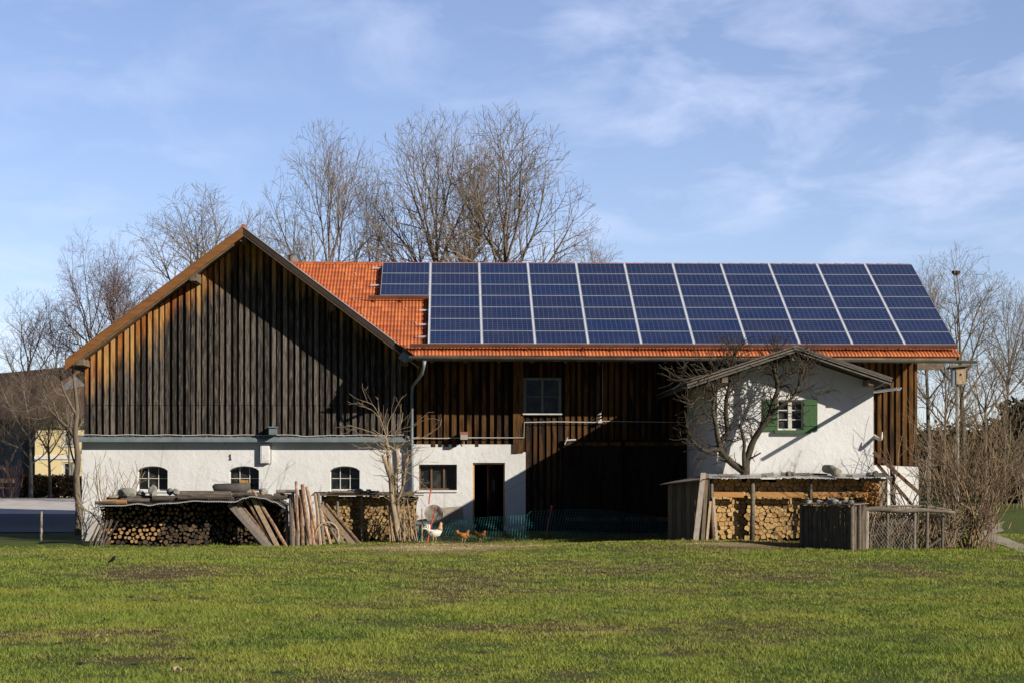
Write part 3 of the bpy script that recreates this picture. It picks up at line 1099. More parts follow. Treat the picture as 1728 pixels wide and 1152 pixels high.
# upper window hole and plank cladding of the wing
UW = (PX(888, 65), PX(942, 65), PZ(697, 3, 65), PZ(641, 3, 65))
WXR = 15.62
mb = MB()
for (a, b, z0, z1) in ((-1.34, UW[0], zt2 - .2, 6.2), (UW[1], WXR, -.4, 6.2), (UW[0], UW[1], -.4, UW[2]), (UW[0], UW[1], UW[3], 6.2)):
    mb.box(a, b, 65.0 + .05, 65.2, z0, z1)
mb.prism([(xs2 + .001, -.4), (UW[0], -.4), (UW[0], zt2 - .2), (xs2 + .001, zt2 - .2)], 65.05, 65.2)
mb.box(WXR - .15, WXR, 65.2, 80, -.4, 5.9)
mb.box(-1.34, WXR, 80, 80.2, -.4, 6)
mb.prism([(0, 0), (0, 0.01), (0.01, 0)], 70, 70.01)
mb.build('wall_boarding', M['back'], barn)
mb = MB()
wdw = lambda x, z: (5.9 - z)
wh = [(UW[0] - .06, UW[1] + .06, UW[2] - .06, UW[3] + .06)]
clad(mb, -1.34, xs1 + .0, 65.05, zt1 - .09, wtop, wdw, holes=(), pitch=.24, bw=.14, rel=.10)
clad(mb, xs1, xs2, 65.0, zt2 - .02, wtop, wdw, holes=(), pitch=.2, bw=.17, rel=.10)
clad(mb, xs2 + .02, WXR, 65.05, -.1, wtop, wdw, holes=wh, pitch=.22, bw=.125, rel=.065)
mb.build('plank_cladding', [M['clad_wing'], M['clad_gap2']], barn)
# right gable triangle of the wing (seen only from the side)
mb = MB()
mb.add([(WXR - .02, 65.1, 5.9), (WXR - .02, 80, 5.9), (WXR - .02, 69.8, 9.2)], [(0, 1, 2)])
mb.build('gable_boarding', M['clad_wing'], barn)
w = MB()
xa, xb, za, zb = UW
yy = 64.97
w.box(xa - .10, xb + .10, yy - .03, yy + .09, zb, zb + .08)
w.box(xa - .10, xa, yy - .03, yy + .09, za, zb)
w.box(xb, xb + .10, yy - .03, yy + .09, za, zb)
xm = (xa + xb) / 2
w.box(xm - .04, xm + .04, yy + .01, yy + .07, za, zb)
for (p, q) in ((xa, xm - .04), (xm + .04, xb)):
    w.box(p, q, yy + .014, yy + .066, (za + zb) / 2 - .015, (za + zb) / 2 + .015)
wn = w.build('window', M['frame_grey'], barn)
g = MB()
g.box(xa, xb, yy + .09, yy + .10, za, zb)
g.build('pane', M['glass'], wn)
g = MB()
g.box(xa - .12, xb + .12, yy - .12, yy + .09, za - .05, za - .002)
g.build('sill', M['frame_white'], wn)
# barn door: two dark plank leaves with rails and a pale handle
for (pa, pb) in ((950, 1050), (1052, 1158)):
    d = MB()
    xa, xb = PX(pa, 64.95), PX(pb, 64.95)
    x = xa
    while x < xb - .1:
        d.box(x + .004, min(x + .22, xb) - .004, 64.90, 64.985, .12, 3.2 + .0, wd=7.0)
        x += .22
    d.box(xa + .05, xb - .05, 64.86, 64.898, 3.0, 3.12)
    d.box(xa + .05, xb - .05, 64.86, 64.898, .5, .64)
    dl = d.build('barn_door', M['clad_wing'], barn)
    h = MB()
    if pa == 950:
        h.tube([(PX(953, 64.8), 64.84, 3.05), (PX(958, 64.8), 64.80, 3.28)], .02, 6)
        h.tube([(PX(955, 64.8), 64.82, 3.18), (PX(972, 64.8), 64.82, 3.2)], .03, 6)
        h.build('handle', M['cable'], dl)
# conduit along the wing, wires, insulator, lamp
mb = MB()
yy = 64.86
mb.tube([P(697, 738, yy), P(740, 739, yy), P(785, 738, yy), P(840, 738, yy), P(884, 738, yy), P(885, 712, yy), P(940, 711, yy), P(1005, 712, yy), P(1016, 708, yy)], .016, 6)
mb.tube([P(1016, 710, yy), P(1080, 711, yy), P(1157, 712, yy)], .012, 6)
mb.build('conduit', M['cable'], barn)
mb = MB()
mb.tube([P(1017, 612, 64.9), P(1017, 692, 64.9)], .012, 5)
mb.build('drop_cable', M['greyplastic'], barn)
mb = MB()
for k in range(3):
    a = P(1008, 700 + k * 5, 64.86)
    mb.tube([a, (a[0] + .08, a[1] - .05, a[2] + .02), (a[0] + .13, a[1], a[2] + .06)], .015, 5)
a = P(1009, 713, 64.85)
mb.box(a[0], a[0] + .14, 64.78, 64.87, a[2], a[2] + .06)
mb.tube([P(1010, 699, 64.86), P(1017, 692, 64.86)], .012, 5)
mb.build('insulator', M['cable'], barn)
lm = MB()
a = P(777, 741, 64.6)
lm.box(a[0], a[0] + .24, 64.50, 64.82, a[2], a[2] + .17)
lo_ = lm.build('lamp_housing', M['greyplastic'], barn)
lm = MB()
lm.box(a[0] - .01, a[0] + .25, 64.49, 64.83, a[2] + .171, a[2] + .25)
lm.build('lamp_lid', M['redbrick'], lo_)
lm = MB()
lm.tube([(a[0] + .12, 64.84, a[2]), (a[0] + .12, 64.9, a[2] - .18)], .012, 5)
lm.build('lamp_cable', M['cable'], lo_)

# ---- wing roof: slab, pantiles in courses, ridge tiles, gutter
mb = MB()
mb.add([(GAX, EY + .05, wing_z(EY + .05) - .06), (RXR - .05, EY + .05, wing_z(EY + .05) - .06), (RXR - .05, 69.8, wing_z(69.8) - .06), (GAX, 69.8, wing_z(69.8) - .06),
        (GAX, EY + .05, wing_z(EY + .05) - .20), (RXR - .05, EY + .05, wing_z(EY + .05) - .20), (RXR - .05, 69.8, wing_z(69.8) - .20), (GAX, 69.8, wing_z(69.8) - .20)],
       [(0, 1, 2, 3), (4, 7, 6, 5), (0, 4, 5, 1), (1, 5, 6, 2)])
# clip to the valley
mb.v = [(max(x, GAX + (GAZ - .1 - z) / TG), y, z) for x, y, z in mb.v]
b0 = len(mb.v)
mb.add([(GAX + 2, 69.8, wing_z(69.8) - .06), (RXR - .05, 69.8, wing_z(69.8) - .06), (RXR - .05, 81, wing_z(69.8) - 6.0), (GAX + 2, 81, wing_z(69.8) - 6.0)], [(0, 1, 2, 3)])
wroof = mb.build('roof', M['soffit'], barn)

SEG = 0.115
rows = 20
EXP = 7.87 / rows
xx = np.arange(-1.6 - 4.6, RXR, SEG / 8)
prof = 0.028 * (0.5 + 0.5 * np.cos(2 * np.pi * xx / SEG)) ** 0.8
prof = np.where((np.floor(xx / SEG) % 2) == 0, prof, prof * 0.92)
V_, Fq, A_ = [], [], []
nx = len(xx)
base = 0
cs, sn = math.cos(PH), math.sin(PH)
for r in range(rows):
    s0, s1 = r * EXP, (r + 1) * EXP
    for (s, lift, pf) in ((s0, -0.012, 0.0), (s0, 0.034, 1.0), (s1 + .01, 0.0, 1.0)):
        h = lift + prof * pf
        jx = 0.004 * vnoise(xx * 4.3, np.full(nx, r * 3.1), 4)
        y = EY + s * cs - h * sn
        z = EZ + s * sn + h * cs + jx
        vx = np.maximum(xx, GAX + (GAZ - z) / TG)
        V_.append(np.stack([vx, y, z], 1))
        A_.append(vnoise(np.floor(xx / (2 * SEG)) * 1.0 + .0, np.full(nx, float(r)), 31))
    for k in range(2):
        i = base + k * nx + np.arange(nx - 1)
        Fq.append(np.stack([i, i + 1, i + nx + 1, i + nx], 1))
    base += 3 * nx
A_ = np.concatenate(A_)
np_mesh('tile_covering', np.concatenate(V_), np.concatenate(Fq), M['tile'], wroof, attrs={'rnd': A_, 'wd': A_ * 0})
# ridge tiles
x = -5.6
while x < RXR - .05:
    L = .38
    mb = MB()
    n = 8
    vs = []
    for xk, rr in ((x, .125), (x + L + .03, .105)):
        for j in range(n + 1):
            a = math.pi * j / n
            vs.append((min(xk, RXR), 69.8 - math.cos(a) * rr, wing_z(69.8) - .03 + math.sin(a) * rr * .9))
    mb.add(vs, [(j, j + 1, j + n + 2, j + n + 1) for j in range(n)] + [tuple(range(n, -1, -1))])
    mb.build('ridge_tile', M['tile'], wroof)
    x += L
# snow guard hooks on the open tiles
for k in range(26):
    s = (3 + (k * 7) % 16) * EXP + .1
    xk = -4.8 + (k * 0.73) % 4.0
    y, z = EY + s * cs, EZ + s * sn + .05
    if xk < GAX + (GAZ - z) / TG + .3 or (xk > -2.5 and s > 4.4) or xk > -0.9:
        continue
    mb = MB()
    mb.box(xk - .014, xk + .014, y - .06, y + .02, z - .02, z + .045)
    mb.build('snow_hook', M['zinc_light'], wroof)
# verge board of the wing, right end
mb = MB()
for q in (0,):
    mb.add([(RXR - .04, EY, EZ - .2), (RXR + .0, EY, EZ - .2), (RXR, 69.8, wing_z(69.8) - .2), (RXR - .04, 69.8, wing_z(69.8) - .2),
            (RXR - .04, EY, EZ - .02), (RXR, EY, EZ - .02), (RXR, 69.8, wing_z(69.8) - .02), (RXR - .04, 69.8, wing_z(69.8) - .02)],
           [(0, 1, 5, 4), (1, 2, 6, 5), (0, 4, 7, 3), (0, 3, 2, 1), (4, 5, 6, 7)])
mb.build('verge_board', M['beam'], wroof)
# rafters' tails under the eave
x = -.6
while x < 15.6:
    mb = MB()
    mb.add([(x - .05, EY + .25, EZ - .22), (x + .05, EY + .25, EZ - .22), (x + .05, 65.1, wing_z(64.85) - .24), (x - .05, 65.1, wing_z(64.85) - .24),
            (x - .05, EY + .25, EZ - .08), (x + .05, EY + .25, EZ - .08), (x + .05, 65.1, wing_z(64.85) - .08), (x - .05, 65.1, wing_z(64.85) - .08)],
           [(0, 3, 2, 1), (0, 1, 5, 4), (1, 2, 6, 5), (3, 0, 4, 7)])
    mb.build('rafter', M['beam'], wroof)
    x += 1.08
# two purlins running out to the right verge
for (y, z) in ((65.0, 5.78), (67.4, 7.9)):
    mb = MB()
    mb.box(15.6, RXR - .05, y - .1, y + .1, z - .22, z)
    mb.build('purlin', M['beam'], barn)


def gutter(mb, p0, p1, r=.075):
    p0, p1 = Vector(p0), Vector(p1)
    t = (p1 - p0).normalized()
    u = t.cross(Vector((0, 0, 1))).normalized()
    vs = []
    n = 10
    prof_ = [(math.cos(math.pi * j / n + math.pi), math.sin(math.pi * j / n + math.pi)) for j in range(n + 1)]
    outer = [(a * r, b * r) for a, b in prof_]
    inner = [(a * (r - .008), b * (r - .008)) for a, b in reversed(prof_)]
    pr = outer + inner
    m_ = len(pr)
    for p in (p0, p1):
        for a, b in pr:
            vs.append(p + u * a + Vector((0, 0, b)))
    fs = [(i, (i + 1) % m_, (i + 1) % m_ + m_, i + m_) for i in range(m_)]
    for k in (0, 1):
        for j in range(n):
            q = (j, j + 1, m_ - 2 - j, m_ - 1 - j)
            fs.append(tuple(i + k * m_ for i in (q if k else q[::-1])))
    mb.add(vs, fs)
    bead = u * (-r) if True else u
    mb.tube([p0 + u * -r, p1 + u * -r], .012, 6)
    mb.tube([p0 + u * r, p1 + u * r], .012, 6)


mb = MB()
GZ0 = EZ - .03
gutter(mb, (PX(690, 62.76), 62.76, GZ0), (PX(1648, 62.76), 62.76, PZ(611, 17, 62.76) + .05), .085)
gut = mb.build('gutter', M['gutter'], barn)
mb = MB()
mb.tube([P(716, 608, 62.78), P(715, 618, 62.80), P(712, 630, 63.0), P(704, 641, 63.6), P(696, 652, 64.3), P(695, 668, 64.72), P(695, 740, 64.76), P(695.5, 800, 64.76), (PX(696, 64.76), 64.76, .2)], [.075, .055, .05, .05, .05, .05, .05, .05, .05], 10)
dp = mb.build('downpipe', M['zinc'], barn, smooth=True)
for py in (690, 745, 800, 850):
    mb = MB()
    a = P(695.3, py, 64.76)
    mb.tube([(a[0], a[1], a[2] - .02), (a[0], a[1], a[2] + .02)], .062, 10)
    mb.build('pipe_clip', M['zinc'], dp)

# ---- solar panels
PW, PHH = 1.66, 0.975
ucol = 1.72
nrm = Vector((0, -sn, cs))
us = Vector((0, cs, sn))
LIFT = .21
pm = bpy.data.meshes.new('solar_panel')
vs = [(0, 0, 0), (PW, 0, 0), (PW, PHH, 0), (0, PHH, 0), (0, 0, -.035), (PW, 0, -.035), (PW, PHH, -.035), (0, PHH, -.035)]
bd = .015
vs += [(bd, bd, .0), (PW - bd, bd, .0), (PW - bd, PHH - bd, .0), (bd, PHH - bd, .0)]
pm.from_pydata(vs, [], [(8, 9, 10, 11), (4, 7, 6, 5)])
pm.materials.append(M['solar'])
uvl = pm.uv_layers.new(name='UVMap')
for li, uvv in enumerate([(0, 0), (1, 0), (1, 1), (0, 1), (0, 0), (0, 0), (0, 0), (0, 0)]):
    uvl.data[li].uv = uvv
fm = bpy.data.meshes.new('panel_frame')
vs2 = vs + [(0, 0, .004), (PW, 0, .004), (PW, PHH, .004), (0, PHH, .004), (bd, bd, .004), (PW - bd, bd, .004), (PW - bd, PHH - bd, .004), (bd, PHH - bd, .004)]
fm.from_pydata(vs2, [], [(12, 13, 17, 16), (13, 14, 18, 17), (14, 15, 19, 18), (15, 12, 16, 19), (4, 5, 13, 12), (5, 6, 14, 13), (6, 7, 15, 14), (7, 4, 12, 15),
                         (8, 16, 17, 9), (9, 17, 18, 10), (10, 18, 19, 11), (11, 19, 16, 8)])
fm.materials.append(M['alu_dull'])
rot = Matrix.Rotation(PH, 4, 'X').to_euler()
boff = Vector((0, 65, 0))


def add_panel(c, r):
    s = .50 + (6 - r) * 1.0
    p0 = Vector((RXR - 10 * ucol + c * ucol + .03, EY, EZ)) + us * s + nrm * LIFT - boff
    o = bpy.data.objects.new('solar_panel', pm)
    COL.objects.link(o)
    o.parent = barn
    o.location = p0
    o.rotation_euler = rot
    f = bpy.data.objects.new('panel_frame', fm)
    COL.objects.link(f)
    f.parent = o


for r in range(7):
    for c in range(10):
        add_panel(c, r)
for r in range(3):
    add_panel(-1, r)
for c in range(0, 10):
    mb = MB()
    X = RXR - 10 * ucol + c * ucol
    for q in (-.030 + .0,):
        a0 = Vector((X + .0, EY, EZ)) + us * .42 + nrm * (LIFT - .01)
        mb.obox(a0 + us * 3.55, (.026, 0, 0), us * 3.55, nrm * .012)
    mb.build('mounting_rail', M['alu'], barn)
# brown snow guard rails with brackets below the panel field
for (c0, c1, s) in ((-.35, 10.0, .36), (-1.4, -.35 + .3, 4.35)):
    mb = MB()
    xa = RXR - 10 * ucol + c0 * ucol if c0 > -1 else RXR - 11 * ucol - .35
    xb = RXR - .05 if c1 > 5 else RXR - 10 * ucol - .03
    a0 = Vector((0, EY, EZ)) + us * s + nrm * (.19)
    mb.obox(Vector(((xa + xb) / 2, a0.y, a0.z)), ((xb - xa) / 2, 0, 0), us * .035, nrm * .055)
    mb.build('snow_rail', M['rail'], wroof)
    x = xa + .2
    while x < xb:
        k = MB()
        k.obox(Vector((x, a0.y, a0.z)) - nrm * .10 - us * .05, (.012, 0, 0), us * .02, nrm * .10)
        k.build('rail_bracket', M['rail'], wroof)
        x += .9
# dark purlin stubs visible beside the panels
for (X, ss) in ((RXR - 10 * ucol, (1.2, 2.2, 3.4)), (RXR - 11 * ucol, (5.6, 7.2))):
    for s in ss:
        mb = MB()
        a0 = Vector((X - .17, EY, EZ)) + us * s + nrm * .12
        mb.obox(a0, (.17, 0, 0), us * .02, nrm * .02)
        mb.build('mounting_stub', M['alu'], barn)
# chimney cap and aerial behind the gable
mb = MB()
a = P(494, 444, 72)
mb.box(a[0] - .18, a[0] + .18, 71.8, 72.2, 8.6, a[2] + .02)
mb.tube([(a[0], 72, a[2]), (a[0], 72, a[2] + .28)], [.16, .16], 12)
ch = mb.build('chimney', M['stone'], barn)
mb = MB()
mb.tube([(a[0], 72, a[2] + .28), (a[0], 72, a[2] + .34)], [.19, .05], 12)
mb.build('chimney_cap', M['gutter'], ch)
aer = MB()
a = P(531, 446, 72)
zt = PZ(402, a[0], 72)
aer.tube([(a[0], 72, 8.6), (a[0], 72, zt)], .018, 6)
ao = aer.build('aerial_mast', M['zinc'], barn)
for k, (dz, L) in enumerate(((.1, .5), (.32, .7))):
    e = MB()
    e.tube([(a[0] - L, 72, zt - dz), (a[0] + L * .6, 72, zt - dz + .04)], .010, 5)
    e.build('aerial_arm', M['zinc_light'], ao)

# ================================================================== WHITE ANNEX HOUSE
YA = 57.6
AX0, AX1 = PX(1210, YA), PX(1474, YA)
annex = thing('annex_house', 'small white plastered house with green shutters and low grey gable roof', 'house', (10, YA, 0))
RX, RZ, TA = 10.05, 5.74, 0.33
EL, ER = 6.85, 12.88
YAV = 56.62


def atop(x):
    return RZ - .20 - abs(x - RX) * TA


AW = (PX(1311, YA), PX(1357, YA), PZ(725, 9, YA), PZ(674, 9, YA), 0)
mb = MB()
wall_with_holes(mb, AX0, AX1, YA, YA + .35, -.3, atop, [AW], extra=(RX,))
mb.box(AX0, AX0 + .3, YA + .351, 65.0, -.3, atop(AX0))
mb.box(AX1 - .3, AX1, YA + .351, 65.0, -.3, atop(AX1))
mb.build('wall', M['plaster'], annex)
xa, xb, za, zb, _ = AW
w = MB()
yy = YA + .10
w.box(xa, xb, yy, yy + .07, zb - .06, zb)
w.box(xa, xb, yy, yy + .07, za, za + .05)
w.box(xa, xa + .06, yy, yy + .07, za + .05, zb - .06)
w.box(xb - .06, xb, yy, yy + .07, za + .05, zb - .06)
xm = (xa + xb) / 2
w.box(xm - .055, xm + .055, yy - .01, yy + .06, za + .05, zb - .06)
for (p, q) in ((xa + .06, xm - .055), (xm + .055, xb - .06)):
    for u in (.35, .66):
        w.box(p, q, yy + .01, yy + .055, za + (zb - za) * u - .015, za + (zb - za) * u + .015)
wn = w.build('window', M['frame_white'], annex)
g = MB()
g.box(xa, xb, yy + .07, yy + .08, za, zb)
g.build('pane', M['glass'], wn)
g = MB()
g.box(xa - .08, xb + .18, YA - .13, yy, za - .10, za - .002)
g.build('sill', M['green'], wn)
for (p, q) in ((PX(1288, YA), xa + .02), (xb - .03, PX(1379, YA))):
    h = MB()
    h.box(p, q, YA - .05, YA - .012, za - .03, zb + .02)
    for zz in (za + .12, zb - .16):
        h.box(p + .03, q - .03, YA - .07, YA - .05, zz, zz + .07)
    h.build('shutter', M['green'], annex)
for side, ex in ((-1, EL), (1, ER)):
    ez = RZ - abs(ex - RX) * TA
    r = MB()
    pl = [(RX, RZ - .07), (RX, RZ - .17), (ex, ez - .17), (ex, ez - .07)]
    if side > 0:
        pl = pl[::-1]
    r.prism(pl, YAV + .04, 64.9)
    ro = r.build('roof', M['beam_dark'], annex)
    for k, (d0, d1, o) in enumerate(((.0, .04, -.06), (.07, .12, -.02), (.145, .20, .02))):
        b = MB()
        pl = [(RX, RZ + .02 - d0), (RX, RZ + .02 - d1), (ex - side * .02 * k, ez + .02 - d1), (ex - side * .02 * k, ez + .02 - d0)]
        if side > 0:
            pl = pl[::-1]
        b.prism(pl, YAV + o, YAV + o + .06)
        b.build('verge_board', M['oldgrey'] if k != 1 else M['rustic'], ro)
    t_ = MB()
    pl = [(RX, RZ + .02), (RX, RZ - .04), (ex, ez - .04), (ex, ez + .02)]
    if side > 0:
        pl = pl[::-1]
    t_.prism(pl, YAV + .06, 64.9)
    t_.build('roof_covering', M['gutter'], ro)
for (x, h) in ((RX, .22), (12.3, .2), (8.0, .2)):
    b = MB()
    z = RZ - abs(x - RX) * TA - .18
    b.box(x - .09, x + .09, YAV + .15, YA, z - h, z - .03)
    b.build('purlin', M['beam'], annex)
mb = MB()
gutter(mb, (AX1 + .16, 55.0, PZ(655, 12.7, 55.0) + .02), (AX1 + .16, 62.7, PZ(655, 12.7, 57.6) + .05), .07)
mb.build('gutter', M['alu'], annex)
mb = MB()
mb.tube([P(1475, 655, 57.5), (ER - .1, 56.7, 4.75)], .02, 6)
mb.build('gutter_bracket', M['greyplastic'], annex)


# antler on the plank wall right of the annex
def curve(pts, n=4):
    """catmull-rom through points"""
    pts = [Vector(p) for p in pts]
    q = [pts[0] * 2 - pts[1]] + pts + [pts[-1] * 2 - pts[-2]]
    out = []
    for i in range(1, len(q) - 2):
        for k in range(n):
            t = k / n
            a, b, c, d = q[i - 1], q[i], q[i + 1], q[i + 2]
            out.append(.5 * ((2 * b) + (c - a) * t + (2 * a - 5 * b + 4 * c - d) * t * t + (3 * b - a - 3 * c + d) * t ** 3))
    out.append(pts[-1])
    return out


def lerp_r(r, n):
    out = []
    for i in range(n):
        u = i / (n - 1) * (len(r) - 1)
        k = min(int(u), len(r) - 2)
        out.append(r[k] + (r[k + 1] - r[k]) * (u - k))
    return out


def ctube(mb, pts, r, n=8, sub=4, **k):
    c = curve(pts, sub)
    mb.tube(c, lerp_r(r if isinstance(r, (list, tuple)) else [r, r], len(c)), n, **k)


mb = MB()
ctube(mb, [P(1475, 734, 57.7), P(1481, 739, 57.4), P(1487, 740, 57.2), P(1489, 728, 57.2)], [.045, .05, .045, .012], 8)
ob = mb.build('antler', M['antler'], None, smooth=True, origin=P(1475, 734, 57.6))
props(ob, 'pale curved antler fixed at the right edge of the white annex wall', 'antler')

# ================================================================== TREES
class Segs:
    def __init__(s):
        s.a = []

    def mesh(s, name, mat, parent, n=3, label=None):
        A = np.array(s.a, float)
        p0, p1, r0, r1, rn = A[:, 0:3], A[:, 3:6], A[:, 6], A[:, 7], A[:, 8]
        t = p1 - p0
        L = np.linalg.norm(t, axis=1)[:, None] + 1e-9
        t = t / L
        ref = np.where(np.abs(t[:, 2:3]) < .9, np.array([[0, 0, 1.]]), np.array([[1., 0, 0]]))
        u = np.cross(t, ref)
        u /= np.linalg.norm(u, axis=1)[:, None]
        w = np.cross(t, u)
        p1 = p1 + t * (r1[:, None] * .5)
        V_ = []
        for p, r in ((p0, r0), (p1, r1)):
            for j in range(n):
                a = 2 * math.pi * j / n
                V_.append(p + (u * math.cos(a) + w * math.sin(a)) * r[:, None])
        V_ = np.stack(V_, 1).reshape(-1, 3)
        b = np.arange(len(A))[:, None] * 2 * n
        fs = np.concatenate([b + np.array([[j, (j + 1) % n, (j + 1) % n + n, j + n]]) for j in range(n)])
        rr = np.repeat(rn, 2 * n)
        o = np_mesh(name, V_, fs, mat, parent, attrs={'rnd': rr, 'wd': rr * 0}, smooth=n > 4)
        if label:
            o['label'] = label
        return o


def norm3(v):
    l = math.sqrt(v[0] ** 2 + v[1] ** 2 + v[2] ** 2) + 1e-9
    return (v[0] / l, v[1] / l, v[2] / l)


def deflect(d, ang, az):
    ref = (0, 0, 1) if abs(d[2]) < .9 else (1, 0, 0)
    u = norm3((d[1] * ref[2] - d[2] * ref[1], d[2] * ref[0] - d[0] * ref[2], d[0] * ref[1] - d[1] * ref[0]))
    w = (d[1] * u[2] - d[2] * u[1], d[2] * u[0] - d[0] * u[2], d[0] * u[1] - d[1] * u[0])
    ca, sa = math.cos(ang), math.sin(ang)
    c, s = math.cos(az), math.sin(az)
    return norm3(tuple(d[i] * ca + (u[i] * c + w[i] * s) * sa for i in range(3)))


def grow(rg, start, d, length, rad, env, big, fine, lvl=0, maxl=4, step=.45, wander=.13, trop=.05, kids=1.0, ang=(.45, .8), minr=.012, cap=30000, first=.3, droop=0.0, ratio=.62, flat=1.0, r0ratio=None):
    """env(p)->bool inside crown; big/fine receive segments"""
    stack = [(start, d, length, rad, lvl)]
    while stack:
        p, d, L, r, lv = stack.pop()
        if len(fine.a) + len(big.a) > cap:
            break
        st = step * (1.0 if lv == 0 else .8 ** lv)
        n = max(2, int(L / st))
        st = L / n
        rn = rg.random()
        az = rg.random() * 6.28
        acc = 0.0
        for i in range(n):
            f = i / n
            tr = trop * (1 if lv < 3 else .6) - (droop if lv >= 2 else 0)
            d = norm3((d[0] + rg.gauss(0, wander), d[1] + rg.gauss(0, wander) * flat, d[2] + rg.gauss(0, wander) + tr))
            q = (p[0] + d[0] * st, p[1] + d[1] * st, p[2] + d[2] * st)
            r0 = minr * .8 + max(0, r - minr) * (1 - f) ** .85
            r1 = minr * .75 + max(0, r - minr) * max(0, 1 - (f + 1 / n)) ** .85
            (big if (lv <= 1 and r0 > .035) else fine).a.append((*p, *q, r0, r1, rn))
            p = q
            if not env(p) and (lv > 0 or f > .45):
                break
            if lv < maxl and (f >= first or lv > 0):
                acc += kids * st / (.55, .46, .40, .36, .34, .34)[lv]
                while acc > .5 + rg.random() * .5:
                    acc -= 1.0
                    az += 2.4 + rg.gauss(0, .5)
                    cl_ = L * ratio * (1 - .62 * f) * (.7 + .5 * rg.random())
                    if lv == 0:
                        cl_ = L * (r0ratio or ratio) * (1.05 - .70 * max(0, f - first) / (1 - first)) * (.75 + .4 * rg.random())
                    if cl_ < .22:
                        continue
                    stack.insert(0, (p, deflect(d, rg.uniform(*ang), az), cl_, r0 * .62, lv + 1))


def ell(c, r):
    def f(p):
        return ((p[0] - c[0]) / r[0]) ** 2 + ((p[1] - c[1]) / r[1]) ** 2 + ((p[2] - c[2]) / r[2]) ** 2 < 1
    return f


PROTO = {}


def proto(kind):
    """unit trees, 10 m high and 3 m in radius, built once per kind and copied"""
    if kind in PROTO:
        return PROTO[kind]
    # seed, radius at 18 m height, stems, density, droop, bark, twigs, cap, limb share
    seed, hw, ns, dens, droop, matb, matt, cap, sh = {
        'round_a': (3, 4.2, 4, 1.25, 0, 'bark', 'twig', 62000, .38), 'round_b': (8, 4.2, 4, 1.25, 0, 'bark', 'twig', 62000, .38), 'round_c': (15, 4.4, 4, 1.25, 0, 'bark', 'twig', 58000, .40),
        'tall': (21, 2.8, 3, 1.25, 0, 'bark', 'twig', 34000, .30), 'tall_b': (27, 3.0, 3, 1.25, 0, 'bark', 'twig', 34000, .28),
        'birch': (33, 3.2, 3, 1.2, .09, 'bark_pale', 'twig_birch', 30000, .30), 'garden': (40, 4.6, 2, 1.0, 0, 'bark_pale', 'twig', 26000, .42), 'garden_b': (44, 4.2, 3, 1.0, 0, 'bark', 'twig', 26000, .38)}[kind]
    rg = random.Random(seed)
    S1, S2 = Segs(), Segs()
    H = 18.0
    env = ell((0, 0, H * .60), (hw, hw, H * .40))
    tf = .22 if kind.startswith('garden') else (.34 if kind[:4] in ('tall', 'birc') else .40)
    cz_, rz_ = (1 + tf) / 2 + .02, (1 - tf) / 2
    env = ell((0, 0, H * cz_), (hw, hw, H * rz_))
    # trunk, then main limbs fanning out of it
    p = (0, 0, 0)
    tr = []
    ph = rg.random() * 6
    nt_ = 16
    zt_ = H * (tf + .30)
    for k in range(nt_):
        f = (k + 1) / nt_
        q = (.16 * math.sin(f * 3 + ph), .16 * math.cos(f * 2.5 + ph) - .16 * math.cos(ph), zt_ * f)
        ra, rb = .26 * (1 - .75 * k / nt_), .26 * (1 - .75 * f)
        S1.a.append((*p, *q, ra, rb, .5))
        p = q
        tr.append((q, rb))
    nl = ns * 3 + 3
    for k in range(nl):
        f = (k + .5) / nl
        zb_ = (tf * .72 + (.30 + tf * .28) * f)
        q, rb = tr[min(nt_ - 1, int(zb_ / (tf + .30) * nt_))]
        a = 2.4 * k + seed
        th = 1.12 * (1 - f) ** .8 + .06
        d = (math.cos(a) * math.sin(th), math.sin(a) * math.sin(th), math.cos(th))
        L = .5
        while L < 12 and env((q[0] + d[0] * L, q[1] + d[1] * L, q[2] + d[2] * L + .035 * L * L)):
            L += .25
        grow(rg, q, d, max(L, 2.0) * rg.uniform(.96, 1.12), min(rb * .8, .05 + .012 * L), env, S1, S2, kids=dens, ang=(.45, .85), trop=.045, droop=droop, minr=.0085,
             cap=cap * (k + 1) // nl + 200, first=.12, wander=.075, maxl=4, step=.5, ratio=.60, r0ratio=.52)
    ext = np.array(S2.a)[:, 3:6]
    ex_, ez_ = float(np.percentile(np.abs(ext[:, 0]), 97.5)), float(np.percentile(ext[:, 2], 99.85))
    tmp = thing('tree_source', 'x', 'tree')
    a = S1.mesh('trunk', M[matb], tmp, 6)
    b = S2.mesh('crown', M[matt], tmp, 3)
    PROTO[kind] = (a.data, b.data, ex_, ez_)
    for o in (a, b, tmp):
        bpy.data.objects.remove(o)
    return PROTO[kind]


def bare_tree(name, label, px, top, half, Y, kind='round_a', rot=0.0, group='bare trees behind the farm', base=None):
    X = PX(px, Y)
    z0 = (G(X, Y) if base is None else base) - .05
    H = PZ(top, X, Y) - z0
    hw = half * dep(X, Y) / F
    t = thing(name, label, 'tree', (X, Y, z0), group)
    a, b, ex_, ez_ = proto(kind)
    for nm, me in (('trunk', a), ('crown', b)):
        o = bpy.data.objects.new(nm, me)
        COL.objects.link(o)
        o.parent = t
    t.scale = (hw / ex_, hw / ex_, H / ez_)
    t.rotation_euler = (0, 0, rot)
    return t


